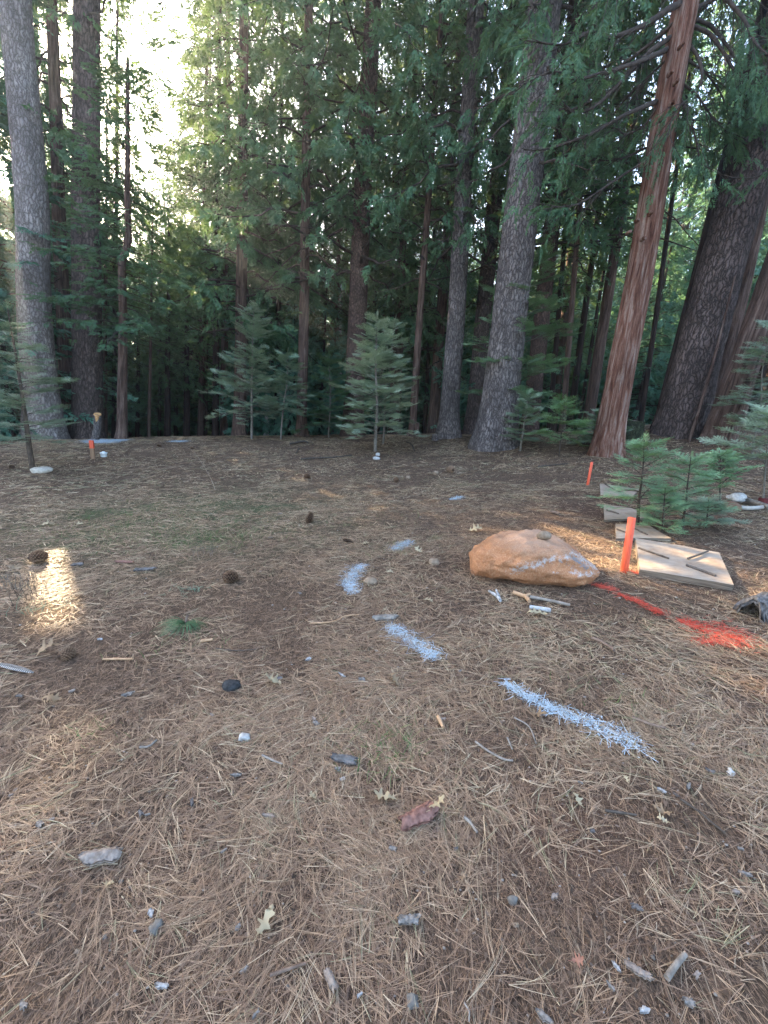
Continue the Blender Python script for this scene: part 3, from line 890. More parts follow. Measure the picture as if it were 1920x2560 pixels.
# ------------------------------------------------------------------ saplings
def sapling(name, label, bpx, top_px, y=None, R0=0.9, nwh=14, per=6, z0=0.25, style='fir', tpls=TPL_F, mat='fir_leaf', seed=0, sp=(0.22, 0.34), stem_r=0.03,
            cat='sapling', stem_mat='twig_grey', group=None, up=0.25, dens=1.0, low=1.0, top_bias=0.85):
    b = G(*bpx) if y is None else base_at(bpx[0], y)
    tp = P3(top_px[0], top_px[1], b[1])
    v = tp - b; Hh = np.linalg.norm(v)
    t = empty(name, b, label, cat, group)
    t.rotation_mode = 'QUATERNION'; t.rotation_quaternion = lean_matrix(b, tp)
    r = np.random.default_rng(seed)
    zz = np.linspace(0, 1, 14)
    st = MB(); sway = 0.015 * Hh * noise(zz * 3, seed * 1.7, 0, seed)
    cl = np.stack([sway * np.clip(zz * 4, 0, 1), 0.7 * sway[::-1] * np.clip(zz * 4, 0, 1), zz * Hh], 1); cl[0, 2] = -0.08
    tube(st, cl, stem_r * (1 - 0.88 * zz) + 0.002, 8, wob=0.1, seed=seed)
    st.build('trunk', M[stem_mat], t, True)
    wood = MB(); S = Sprays()
    for i in range(nwh):
        u = (i + r.uniform(-0.2, 0.2)) / nwh; u = min(max(u, 0), 0.99)
        z = Hh * (z0 + (1 - z0) * u)
        L0 = R0 * ((1 - u) ** top_bias * (low + (1 - low) * min(1, u * 3)) + 0.05)
        a0 = r.uniform(0, 6.28)
        for k in range(per):
            L = L0 * r.uniform(0.5, 1.2)
            az = a0 + 6.283 * k / per + r.normal(0, 0.2)
            h = np.array([math.cos(az), math.sin(az), 0]); side = np.array([-h[1], h[0], 0])
            tt = np.linspace(0, 1, 6)
            aa = up + r.normal(0, 0.16) + 0.35 * u; zj = r.normal(0, 0.02 * Hh)
            bb = -0.28 * (1 - u) if style == 'fir' else -0.1
            pts = h * (tt * L)[:, None] + np.array([0, 0, 1.0]) * (z + zj + L * (aa * tt + bb * tt ** 2))[:, None] + side * (r.normal(0, 0.10) * L * tt ** 2)[:, None]
            pts[:, 0] += np.interp(z, cl[:, 2], cl[:, 0]); pts[:, 1] += np.interp(z, cl[:, 2], cl[:, 1])
            tube(wood, pts, np.linspace(0.008 * L + 0.003, 0.002, 6), 4, cap=False)
            m = max(3, int(L / sp[0] * 2.6 * dens))
            for j in range(m):
                q = 0.2 + 0.8 * (j + 0.5) / m
                p = pts[0] + (pts[-1] - pts[0]) * q; p = p + [0, 0, 0]
                qi = q * 5; i0 = min(int(qi), 4); p = pts[i0] * (1 - qi + i0) + pts[i0 + 1] * (qi - i0)
                ang = r.uniform(0.5, 1.0) * (1 if j % 2 else -1)
                d = h * math.cos(ang) + side * math.sin(ang) + np.array([0, 0, aa * 0.5 + r.normal(0, 0.08)])
                S.add(p, d, r.uniform(*sp) * (1.15 - 0.5 * q), 0.15 * q)
                if L > 0.5:
                    l2 = 0.30 * L * (1 - q) + 0.05
                    S.add(p + d * l2, d + r.normal(0, 0.1, 3), r.uniform(*sp) * (1.1 - 0.4 * q), 0.2 * q)
            S.add(pts[-1] - h * sp[0] * 0.3, h + np.array([0, 0, aa * 0.6]), sp[1], 0.3)
    S.add(np.array([cl[-1][0], cl[-1][1], Hh - 0.06]), np.array([0.1, 0, 1.0]), sp[0], 0.2)
    Wp = to_world(Matrix.LocRotScale(Vector(b), t.rotation_quaternion, None))(np.array(S.p)); hs = in_gap(Wp, 0.05)
    w = wood.build('branches', M[stem_mat], t); f = S.to_mb(tpls, seed, 0.25, keep=lambda P: ~hs).build('foliage', M[mat], t)
    tag(w, kind='stuff'); tag(f, kind='stuff')
    return t

sapling('fir_sapling', 'young feathery fir at the left edge standing over a pale stone', (82, 1172), (18, 770), R0=1.1, nwh=10, per=6, z0=0.2, seed=1, tpls=TPL_FF, dens=0.8, sp=(0.24, 0.38), stem_r=0.055, stem_mat='branch', low=0.6)
sapling('fir_sapling', 'grey green layered fir left of centre in front of the slim cedar', (629, 1098), (632, 768), y=14.6, R0=1.3, nwh=12, per=6, z0=0.22, seed=2, tpls=TPL_FN, mat='fir_pale', sp=(0.26, 0.4), dens=0.8, stem_r=0.05)
sapling('fir_sapling', 'small leaning fir between the grey green fir and the bare cedar', (702, 1086), (722, 880), y=14.4, R0=0.75, nwh=8, per=5, z0=0.35, seed=3, tpls=TPL_FN, sp=(0.24, 0.38))
sapling('fir_sapling', 'short dark fir beside the brown boulder', (822, 1070), (824, 892), y=16, R0=0.95, nwh=9, per=6, z0=0.15, seed=4, tpls=TPL_FN, dens=0.8, sp=(0.28, 0.42), mat='cedar_leaf')
sapling('fir_sapling', 'pale green layered fir with spreading skirt at the centre of the clearing', (892 * 1.0 + 46, 1128), (940, 792), R0=1.25, nwh=13, per=6, z0=0.16, seed=5, tpls=TPL_FN, sp=(0.24, 0.38), stem_r=0.05, stem_mat='twig_grey', mat='fir_pale', dens=0.85)
sapling('fir_sapling', 'second thinner fir stem close behind the centre fir', (957, 1110), (985, 800), R0=0.9, nwh=9, per=5, z0=0.3, seed=6, tpls=TPL_FN, dens=0.8, sp=(0.26, 0.38), stem_r=0.035, mat='fir_pale')
sapling('fir_sapling', 'tall open layered fir in front of the broad grey pine', (1286, 1106), (1330, 560), R0=1.7, nwh=12, per=5, z0=0.2, seed=7, tpls=TPL_FN, dens=0.75, sp=(0.3, 0.46), stem_r=0.05, mat='fir_bright')
sapling('fir_sapling', 'little bright fir with flat fan branches left of the red cedar', (1397, 1142), (1412, 1000), R0=0.62, nwh=7, per=5, z0=0.35, seed=8, tpls=TPL_FF, sp=(0.2, 0.32), stem_r=0.018, mat='fir_lime', stem_mat='branch')
sapling('fir_sapling', 'bushy low fir hugging the foot of the red cedar', (1500, 1118), (1510, 1030), R0=0.6, nwh=9, per=6, z0=0.1, seed=9, sp=(0.2, 0.3), mat='fir_leaf')
sapling('fir_sapling', 'bright green young fir leaning over the wooden boards', (1592, 1318), (1614, 1100), R0=0.42, nwh=8, per=4, z0=0.24, seed=10, tpls=TPL_FF, dens=0.7, sp=(0.17, 0.26), stem_r=0.02, mat='fir_bright', stem_mat='branch', up=0.32)
sapling('fir_sapling', 'middle young fir of the foreground thicket behind the nearest board', (1705, 1322), (1728, 1142), R0=0.36, nwh=7, per=4, z0=0.2, seed=11, tpls=TPL_FF, dens=0.7, sp=(0.16, 0.25), stem_r=0.015, mat='fir_bright', stem_mat='branch', up=0.28)
sapling('fir_sapling', 'low fir filling the gap inside the foreground thicket', (1655, 1335), (1662, 1220), R0=0.32, nwh=5, per=4, z0=0.15, seed=12, tpls=TPL_FF, sp=(0.14, 0.2), stem_r=0.01, mat='fir_bright', stem_mat='branch')
sapling('pine_sapling', 'darker bushy young cedar at the right of the foreground thicket', (1802, 1283), (1800, 1135), R0=0.28, nwh=7, per=6, z0=0.5, seed=13, tpls=TPL_CF, sp=(0.12, 0.2), stem_r=0.012, mat='fir_bright', stem_mat='branch', up=0.7)
sapling('fir_sapling', 'tiny fir low at the right side of the foreground thicket', (1765, 1320), (1772, 1250), R0=0.3, nwh=5, per=5, z0=0.2, seed=14, tpls=TPL_FF, sp=(0.13, 0.18), stem_r=0.008, mat='fir_leaf', stem_mat='branch')
sapling('pine_sapling', 'long needled young pine cut off by the right edge', (1905, 1262), (1925, 1035), R0=0.6, nwh=7, per=5, z0=0.45, seed=15, tpls=TPL_FF, sp=(0.22, 0.32), stem_r=0.016, mat='fir_leaf', stem_mat='twig_grey', up=0.5)
sapling('fir_sapling', 'fir behind the right hand cedar with drooping fans', (1880, 1090), (1930, 800), y=9.8, R0=0.65, nwh=9, per=6, z0=0.25, seed=16, tpls=TPL_FF, sp=(0.24, 0.36), stem_r=0.02, mat='fir_leaf')
sapling('shrub', 'small bright green shrub on the crest in front of the dark cluster', (508, 1082), (506, 1048), R0=0.42, nwh=5, per=6, z0=0.2, seed=17, tpls=TPL_CF, sp=(0.22, 0.32), stem_r=0.012, mat='fir_lime', cat='shrub', up=0.6)
sapling('shrub', 'small green shrub just left of the brown boulder', (745, 1084), (748, 1050), R0=0.34, nwh=5, per=6, z0=0.2, seed=18, tpls=TPL_CF, sp=(0.2, 0.28), stem_r=0.01, mat='fir_lime', cat='shrub', up=0.6)
sapling('fir_sapling', 'sparse low fir right of the pine feet, before the layered fir', (1300, 1080), (1320, 990), y=11.6, R0=0.5, nwh=6, per=5, z0=0.2, seed=19, sp=(0.25, 0.36), mat='fir_leaf')
# ------------------------------------------------------------------ air between the trees
HAZE = 0.0016
def haze():
    bpy_m = bpy.data.materials.new('haze_air'); bpy_m.use_nodes = True
    nt = bpy_m.node_tree; nt.nodes.clear()
    out = nt.nodes.new('ShaderNodeOutputMaterial'); pv = nt.nodes.new('ShaderNodeVolumePrincipled')
    pv.inputs['Color'].default_value = (0.80, 0.90, 1.0, 1); pv.inputs['Density'].default_value = HAZE; pv.inputs['Anisotropy'].default_value = 0.72
    nt.links.new(pv.outputs[0], out.inputs['Volume'])
    mb = MB()
    x, y0, y1, z0, z1 = 450, -450, 450, -9.5, 45.0
    V = [(-x, y0, z0), (x, y0, z0), (x, y1, z0), (-x, y1, z0), (-x, y0, z1), (x, y0, z1), (x, y1, z1), (-x, y1, z1)]
    mb.add(V, [(0, 3, 2, 1), (4, 5, 6, 7), (0, 1, 5, 4), (1, 2, 6, 5), (2, 3, 7, 6), (3, 0, 4, 7)])
    tag(mb.build('haze', bpy_m), kind='stuff')
haze()

# ------------------------------------------------------------------ needle litter
M['needle'] = leaf_mat('dry_needles', [(0.0, (0.045, 0.034, 0.028)), (0.2, (0.13, 0.082, 0.060)), (0.45, (0.26, 0.162, 0.105)), (0.75, (0.42, 0.285, 0.18)), (0.95, (0.58, 0.45, 0.30)), (1.0, (0.15, 0.18, 0.09))], (0.5, 0.3, 0.12), 0.12, 0.5, 0.35)
M['needle_green'] = leaf_mat('green_needles', [(0.0, (0.02, 0.06, 0.025)), (0.5, (0.045, 0.11, 0.05)), (1.0, (0.11, 0.2, 0.09))], (0.1, 0.2, 0.05), 0.15, 0.45, 0.4)
M['grass'] = leaf_mat('short_grass', [(0.0, (0.05, 0.085, 0.03)), (0.5, (0.09, 0.14, 0.05)), (1.0, (0.17, 0.22, 0.09))], (0.15, 0.22, 0.05), 0.3, 0.6, 0.2)
M['white_paint'] = leaf_mat('white_marking_paint', [(0.0, (0.28, 0.34, 0.39)), (0.5, (0.42, 0.50, 0.56)), (1.0, (0.60, 0.67, 0.72))], (0.5, 0.5, 0.5), 0.05, 0.7, 0.2)
M['red_paint'] = leaf_mat('red_marking_paint', [(0.0, (0.40, 0.045, 0.028)), (0.5, (0.58, 0.085, 0.052)), (1.0, (0.66, 0.17, 0.11))], (0.7, 0.15, 0.08), 0.1, 0.7, 0.2)
M['flake'] = leaf_mat('litter_flakes', [(0.0, (0.03, 0.022, 0.016)), (0.35, (0.09, 0.055, 0.035)), (0.7, (0.17, 0.11, 0.075)), (0.9, (0.2, 0.17, 0.15)), (1.0, (0.34, 0.32, 0.30))], (0.2, 0.15, 0.1), 0.05, 0.8, 0.2)

def strips(P, ang, L, W, seg, curve, tilt, seed, zlift, rnd, arch=0.0):
    """flat needles lying on the terrain; P: n x 2"""
    r = np.random.default_rng(seed); n = len(P)
    t = np.linspace(0, 1, seg + 1)
    th = ang[:, None] + curve[:, None] * t[None]
    step = L[:, None] / seg
    dx = np.cos(th) * step; dy = np.sin(th) * step
    X = P[:, :1] + np.concatenate([np.zeros((n, 1)), np.cumsum(dx[:, :-1], 1)], 1)
    Y = P[:, 1:2] + np.concatenate([np.zeros((n, 1)), np.cumsum(dy[:, :-1], 1)], 1)
    Z = H(X, Y) + zlift[:, None] + tilt[:, None] * L[:, None] * t[None] + arch * L[:, None] * (t * (1 - t))[None] * 4 * r.uniform(0, 1, (n, 1))
    w = W[:, None] * 0.5 * (1 - 0.6 * t[None])
    nx, ny = -np.sin(th), np.cos(th)
    roll = r.uniform(-0.7, 0.7, (n, 1))
    a = np.stack([X + nx * w, Y + ny * w, Z + w * roll], -1)
    b = np.stack([X - nx * w, Y - ny * w, Z - w * roll], -1)
    V = np.stack([a, b], 2).reshape(n, -1, 3)                # per needle 2*(seg+1)
    k = 2 * (seg + 1)
    i = np.arange(seg) * 2
    f = np.stack([i, i + 1, i + 3, i + 2], 1)
    F = (np.arange(n)[:, None, None] * k + f[None]).reshape(-1, 4)
    return V.reshape(-1, 3), F, np.repeat(rnd, k)

def sector(n, r0, r1, rs_, half=56):
    r = np.sqrt(rs_.uniform(r0 * r0, r1 * r1, n)); a = np.radians(rs_.uniform(-half, half, n))
    return np.stack([r * np.sin(a), r * np.cos(a)], 1)

BARE = [(0.78, 1.12, 0.33, 0.30), (3.3, 5.4, 1.7, 2.3), (-2.9, 2.75, 0.5, 0.3), (2.2, 3.0, 0.8, 0.4), (0.1, 1.35, 0.35, 0.15), (1.6, 8.5, 2.5, 0.8), (-0.45, 2.0, 0.4, 0.2)]
def density(P):
    d = 0.50 + 0.62 * fbm(P[:, 0] * 1.6, P[:, 1] * 1.6, 0, 21, 3) + 0.35 * noise(P[:, 0] * 6, P[:, 1] * 6, 0, 25)
    for cx, cyy, rx, ry in BARE:
        d = d - 0.5 * np.exp(-(((P[:, 0] - cx) / rx) ** 2 + ((P[:, 1] - cyy) / ry) ** 2))
    return np.clip(d + 0.12, 0.05, 1)

def needles():
    rs_ = np.random.default_rng(101); mb = MB()
    for (r0, r1, nf, seg, w, L0, L1, lift) in ((0.3, 1.3, 9500, 4, 0.0012, 0.09, 0.20, 0.014), (1.3, 2.6, 25000, 3, 0.0015, 0.09, 0.20, 0.015), (2.6, 5.0, 44000, 2, 0.0021, 0.09, 0.19, 0.016),
                                               (5.0, 9.0, 52000, 1, 0.0040, 0.11, 0.20, 0.016), (9.0, 18, 64000, 1, 0.0080, 0.12, 0.26, 0.018)):
        P = sector(nf, r0, r1, rs_)
        P = P[rs_.uniform(0, 1, len(P)) < density(P)]
        n = len(P)
        flow = 3.0 * noise(P[:, 0] * 0.9, P[:, 1] * 0.9, 0, 31) + 1.0 * noise(P[:, 0] * 3, P[:, 1] * 3, 0, 33)
        ang = np.where(rs_.uniform(0, 1, n) < 0.38, flow + rs_.normal(0, 0.6, n), rs_.uniform(0, 6.28, n))
        col = np.clip(0.45 + 0.2 * noise(P[:, 0] * 0.7, P[:, 1] * 0.7, 0, 41) + rs_.normal(0, 0.34, n) + 0.22 * sstep(4, 9, np.hypot(P[:, 0], P[:, 1])), 0, 0.97)  # last term lightens far needles, making up in colour for weak skylight there
        cur = rs_.normal(0, 0.28, n); L = rs_.uniform(L0, L1, n) * rs_.choice([1, 1, 0.75, 0.45], n)
        zl = rs_.uniform(0.001, lift, n); tl = rs_.normal(0.0, 0.03, n)
        for q in range(3 if r1 < 9 else 2):
            keep = rs_.uniform(0, 1, n) < (1.0, 0.9, 0.7)[q]
            k = keep
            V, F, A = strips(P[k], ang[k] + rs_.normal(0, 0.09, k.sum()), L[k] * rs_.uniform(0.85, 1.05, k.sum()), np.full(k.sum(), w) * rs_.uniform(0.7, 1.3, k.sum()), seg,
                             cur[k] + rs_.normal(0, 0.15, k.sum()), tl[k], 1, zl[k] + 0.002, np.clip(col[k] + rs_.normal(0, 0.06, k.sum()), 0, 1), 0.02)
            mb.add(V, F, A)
    # broken darker needles matted below
    for (r0, r1, nf, w) in ((0.3, 1.6, 17000, 0.0012), (1.6, 3.2, 28000, 0.0016), (3.2, 6.5, 46000, 0.0026), (6.5, 17, 60000, 0.0055)):
        P = sector(nf, r0, r1, rs_); n = len(P)
        V, F, A = strips(P, rs_.uniform(0, 6.28, n), rs_.uniform(0.02, 0.075, n), np.full(n, w), 1, rs_.normal(0, 0.2, n), rs_.normal(0, 0.03, n), 2, rs_.uniform(0.001, 0.008, n), np.clip(rs_.normal(0.12, 0.2, n) + 0.18 * (r0 > 3), 0, 0.9))  # outer rings lightened as well, light put into the needle colour
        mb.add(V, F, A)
    tag(mb.build('pine_needles', M['needle']), 'dry reddish pine needles matted all over the forest floor', 'pine needles', kind='stuff')
needles()

def banked():
    rs_ = np.random.default_rng(171); n = 1500
    c = G(1352, 1462) + np.array([0, 0.30, 0]); a = rs_.uniform(0, 6.283, n); k = rs_.uniform(0.86, 1.12, n)
    P = np.stack([c[0] + np.cos(a) * 0.56 * k, c[1] + np.sin(a) * 0.34 * k], 1)
    V, F, A = strips(P, a + 1.57 + rs_.normal(0, 0.6, n), rs_.uniform(0.05, 0.16, n), np.full(n, 0.002), 2, rs_.normal(0, 0.3, n), rs_.normal(0.02, 0.08, n), 4, rs_.uniform(0.005, 0.05, n), np.clip(rs_.normal(0.4, 0.25, n), 0, 0.95))
    mb = MB(); mb.add(V, F, A); tag(mb.build('banked_needles', M['needle']), 'dry needles banked around the foot of the orange boulder', 'pine needles', kind='stuff')
banked()

def flakes():
    rs_ = np.random.default_rng(111); mb = MB()
    for (r0, r1, n, s0, s1) in ((0.3, 1.6, 12000, 0.002, 0.011), (1.6, 4, 22000, 0.004, 0.014), (4, 9, 18000, 0.007, 0.018), (9, 18, 9000, 0.012, 0.035)):
        P = sector(n, r0, r1, rs_)
        s = rs_.uniform(s0, s1, n) * rs_.choice([0.6, 1, 1.3], n)
        a = rs_.uniform(0, 6.28, n); asp = rs_.uniform(0.12, 0.7, n)
        c, d = np.cos(a), np.sin(a)
        z = H(P[:, 0], P[:, 1]) + rs_.uniform(0.002, 0.010, n)
        ctr = np.stack([P[:, 0], P[:, 1], z], 1)
        u = np.stack([c, d, rs_.normal(0, 0.25, n)], 1) * s[:, None]
        v = np.stack([-d, c, rs_.normal(0, 0.25, n)], 1) * (s * asp)[:, None]
        jit = rs_.uniform(0.6, 1.1, (n, 5, 1))
        q = [ctr + (u * math.cos(k * 1.257) + v * math.sin(k * 1.257)) * jit[:, k] for k in range(5)]
        V = np.stack(q, 1)
        mb.add(V.reshape(-1, 3), np.arange(n * 5).reshape(-1, 5), np.repeat(np.clip(rs_.beta(1.3, 2.4, n) * 1.1, 0, 1), 5))
    tag(mb.build('litter_flakes', M['flake']), 'small bits of bark and dead leaf scattered between the needles', 'litter', kind='stuff')
flakes()

def pebbles():
    rs_ = np.random.default_rng(121); mb = MB()
    ph = (1 + 5 ** 0.5) / 2
    iv = np.array([(-1, ph, 0), (1, ph, 0), (-1, -ph, 0), (1, -ph, 0), (0, -1, ph), (0, 1, ph), (0, -1, -ph), (0, 1, -ph), (ph, 0, -1), (ph, 0, 1), (-ph, 0, -1), (-ph, 0, 1)]) / 1.9
    fc = np.array([(0, 11, 5), (0, 5, 1), (0, 1, 7), (0, 7, 10), (0, 10, 11), (1, 5, 9), (5, 11, 4), (11, 10, 2), (10, 7, 6), (7, 1, 8), (3, 9, 4), (3, 4, 2), (3, 2, 6), (3, 6, 8), (3, 8, 9), (4, 9, 5), (2, 4, 11), (6, 2, 10), (8, 6, 7), (9, 8, 1)])
    n = 1300
    P = np.concatenate([sector(700, 0.3, 2.2, rs_), sector(600, 2.2, 7, rs_)])
    s = np.concatenate([rs_.uniform(0.002, 0.006, 700), rs_.uniform(0.004, 0.011, 600)])
    z = H(P[:, 0], P[:, 1]) + s * 0.5 + 0.002
    V = iv[None] * s[:, None, None] * rs_.uniform(0.6, 1.2, (n, 12, 1)) * np.array([1.2, 0.9, 0.6]) + np.stack([P[:, 0], P[:, 1], z], 1)[:, None]
    F = (fc[None] + np.arange(n)[:, None, None] * 12).reshape(-1, 3)
    mb.add(V.reshape(-1, 3), F, np.repeat(rs_.beta(2, 1.3, n), 12))
    m = simple_mat('pebble_stone', [(0.1, (0.07, 0.05, 0.04)), (0.5, (0.17, 0.13, 0.10)), (0.9, (0.34, 0.30, 0.26))], 30, use_rnd=0.8)
    tag(mb.build('pebbles', m), 'small pebbles and grit among the needles', 'pebbles', kind='stuff')
pebbles()

def grass():
    rs_ = np.random.default_rng(131); mb = MB()
    Ps = []
    for px, py, n, sx, sy in ((330, 1290, 700, 0.7, 0.35), (250, 1325, 500, 0.8, 0.25), (430, 1340, 1100, 0.9, 0.35), (420, 1360, 500, 0.5, 0.2), (545, 1345, 420, 0.35, 0.2), (360, 1210, 200, 0.8, 0.4), (560, 1240, 250, 1.1, 0.6), (870, 1300, 160, 0.7, 0.4), (1000, 1372, 160, 0.25, 0.15),
                              (960, 1850, 60, 0.12, 0.07), (940, 1905, 60, 0.08, 0.06), (1010, 1870, 30, 0.05, 0.05), (1090, 1348, 40, 0.05, 0.05), (470, 1610, 60, 0.25, 0.1), (230, 1840, 30, 0.06, 0.05), (1170, 1215, 60, 0.15, 0.1), (1450, 1185, 0, 1, 1), (1540, 1760, 50, 0.15, 0.1), (980, 1200, 120, 0.8, 0.5), (650, 1190, 120, 0.8, 0.5)):
        if n == 0: continue
        c = G(px, py); Ps.append(c[None, :2] + rs_.normal(0, 1, (n, 2)) * [sx, sy])
    P = np.concatenate(Ps); n = len(P)
    V, F, A = strips(P, rs_.uniform(0, 6.28, n), rs_.uniform(0.02, 0.07, n), rs_.uniform(0.002, 0.005, n), 2, rs_.normal(0, 0.6, n), rs_.uniform(0.2, 1.0, n), 3, np.full(n, 0.004), rs_.uniform(0, 1, n))
    mb.add(V, F, A)
    tag(mb.build('grass', M['grass']), 'thin short green grass coming through the needles', 'grass', kind='stuff')
grass()

# ------------------------------------------------------------------ paint marks
def paint_mark(label, pts, wpx, mat, seed, dens=1.0, cat='paint mark', group=None, L=(0.03, 0.12), ragged=0.42):
    """sprayed needles and flecks following a polyline of photo pixels; wpx: width in photo px at each point"""
    rs_ = np.random.default_rng(seed)
    P = np.array([G(px, py) for px, py in pts])
    Wd = []
    for (px, py), w in zip(pts, wpx):
        a = G(px - w / 2, py); b = G(px + w / 2, py); Wd.append(np.linalg.norm(a - b))
    Wd = np.array(Wd)
    seg = np.linalg.norm(np.diff(P[:, :2], axis=0), axis=1) if len(P) > 1 else np.array([0.0])
    tot = seg.sum(); area = (tot + Wd.mean()) * Wd.mean()
    cum = np.concatenate([[0], np.cumsum(seg)])
    def samp(n, spread):
        u = rs_.uniform(0, tot, n)
        x = np.interp(u, cum, P[:, 0]); y = np.interp(u, cum, P[:, 1]); w = np.interp(u, cum, Wd)
        off = rs_.normal(0, spread, (n, 2)) * w[:, None] * 0.5
        return np.stack([x, y], 1) + off
    c0 = P[0]
    nn = int(area * 2600 * dens) + 40
    Q = samp(nn, ragged * 1.35)
    mb = MB(); n = len(Q)
    Ls = rs_.uniform(*L, n); an = rs_.uniform(0, 6.28, n)
    Q = Q - np.stack([np.cos(an), np.sin(an)], 1) * Ls[:, None] * 0.5
    wd = 0.0026 if P[0][1] < 5 else 0.004
    V, F, A = strips(Q, an, Ls, np.full(n, wd), 2, rs_.normal(0, 0.4, n), rs_.normal(0, 0.03, n), seed, rs_.uniform(0.010, 0.021, n), rs_.uniform(0, 1, n))
    mb.add(V - c0, F, A)
    nf = int(area * 16000 * dens) + 60
    Q = samp(nf, ragged * 0.95); s = rs_.uniform(0.002, 0.008, nf) * (1 if P[0][1] < 5 else 1.8)
    a = rs_.uniform(0, 6.28, nf); z = H(Q[:, 0], Q[:, 1]) + rs_.uniform(0.006, 0.014, nf)
    ctr = np.stack([Q[:, 0], Q[:, 1], z], 1)
    u = np.stack([np.cos(a), np.sin(a), rs_.normal(0, 0.2, nf)], 1) * s[:, None]; v = np.stack([-np.sin(a), np.cos(a), rs_.normal(0, 0.2, nf)], 1) * (s * 0.55)[:, None]
    V = np.stack([ctr + u, ctr + v, ctr - u, ctr - v], 1).reshape(-1, 3)
    mb.add(V - c0, np.arange(nf * 4).reshape(-1, 4), np.repeat(rs_.uniform(0, 1, nf), 4))
    o = mb.build('paint_mark', M[mat], loc=c0)
    return tag(o, label, cat, group)

gw = 'dashes of the white sprayed line'
paint_mark('longest white sprayed dash, nearest to the viewer at right', [(1262, 1710), (1310, 1742), (1380, 1775), (1450, 1800), (1530, 1835), (1600, 1872)], [26, 34, 44, 58, 84, 70], 'white_paint', 1, 1.0, group=gw)
paint_mark('white sprayed dash slanting below the grey wood chip, centre', [(975, 1565), (1010, 1592), (1050, 1620), (1090, 1645)], [40, 52, 60, 40], 'white_paint', 2, 1.0, group=gw)
paint_mark('curved white sprayed dash left of the small tan stone', [(905, 1415), (880, 1438), (872, 1462), (884, 1484)], [34, 44, 42, 34], 'white_paint', 3, 1.0, group=gw)
paint_mark('short white sprayed dash in green grass behind the curved one', [(1024, 1356), (1003, 1366), (988, 1375)], [34, 40, 34], 'white_paint', 4, 0.9, group=gw)
paint_mark('faint far white dash at mid clearing', [(1152, 1243), (1130, 1250)], [22, 22], 'white_paint', 5, 0.5, group=gw)
paint_mark('large whitish sprayed oval on the crest beside the cut post', [(240, 1100), (262, 1106), (290, 1101)], [56, 64, 50], 'white_paint', 6, 1.5)
paint_mark('small pale sprayed spot on the crest left of the little shrub', [(440, 1104), (452, 1104)], [40, 40], 'white_paint', 7, 0.7)
gr = 'patches of the red sprayed line'
paint_mark('red sprayed start touching the right end of the boulder', [(1494, 1464), (1512, 1472), (1532, 1476)], [28, 34, 24], 'red_paint', 11, 1.0, group=gr)
paint_mark('long thin red sprayed streak between boulder and red patch', [(1548, 1488), (1580, 1502), (1618, 1516)], [22, 26, 22], 'red_paint', 12, 0.9, group=gr)
paint_mark('small red sprayed blotch in the middle of the red line', [(1628, 1526), (1652, 1534)], [26, 30], 'red_paint', 13, 1.0, group=gr)
paint_mark('widest red sprayed patch at the end of the line, far right', [(1700, 1556), (1740, 1566), (1790, 1580), (1835, 1592), (1868, 1600)], [20, 50, 110, 120, 60], 'red_paint', 14, 1.0, group=gr)
paint_mark('lower red sprayed arm of the wide red patch', [(1740, 1606), (1790, 1606), (1840, 1606)], [30, 34, 40], 'red_paint', 16, 0.7, group=gr)
paint_mark('small red sprayed spot at the foot of the near orange stake', [(1584, 1434), (1606, 1434)], [24, 24], 'red_paint', 15, 1.0, group=gr, L=(0.02, 0.06))

def cq(x, y): return (1180 + x / 2.242, 1100 + y / 2.242)
# ------------------------------------------------------------------ stones
def stone(name, label, pxl, pyb, wpx, hpx, mat, seed, cat='stone', depth=0.8, sub=3, group=None, rough=0.18, sink=0.25, up=0.0):
    c = G(pxl, pyb); _, _, zd = proj(c)
    w = wpx * zd / FPX; h = hpx * zd / FPX
    import bmesh
    bm = bmesh.new(); bmesh.ops.create_icosphere(bm, subdivisions=sub, radius=1.0)
    V = np.array([v.co[:] for v in bm.verts]); F = np.array([[v.index for v in f.verts] for f in bm.faces]); bm.free()
    n = V.copy()
    d = 1 + rough * fbm(n[:, 0] * 1.3 + seed, n[:, 1] * 1.3, n[:, 2] * 1.3, seed, 3)
    V = V * d[:, None]
    V = np.sign(V) * np.abs(V) ** 0.85
    V *= np.array([w / 2, w / 2 * depth, h * 0.62])
    V[:, 2] = np.maximum(V[:, 2] + h * (0.5 - sink * 0.5), -0.02)
    mb = MB(); mb.add(V, F, random.random())
    o = mb.build(name, mat, smooth=sub > 2, loc=c + np.array([0, w * depth * 0.4, up]))
    return tag(o, label, cat, group)

st_tan = simple_mat('tan_stone', [(0.3, (0.17, 0.12, 0.08)), (0.7, (0.30, 0.22, 0.155))], 30, 6, bdist=0.006)
st_white = simple_mat('white_stone', [(0.3, (0.30, 0.28, 0.26)), (0.7, (0.52, 0.51, 0.49))], 40, 5)
st_grey = simple_mat('grey_stone', [(0.3, (0.09, 0.08, 0.07)), (0.7, (0.20, 0.18, 0.16))], 30, 6)
st_brown = simple_mat('brown_stone', [(0.3, (0.10, 0.055, 0.035)), (0.7, (0.24, 0.14, 0.09))], 14, 6, bdist=0.012)
st_black = simple_mat('charred_black', [(0.3, (0.012, 0.012, 0.012)), (0.7, (0.05, 0.05, 0.052))], 60, 6, bdist=0.006)

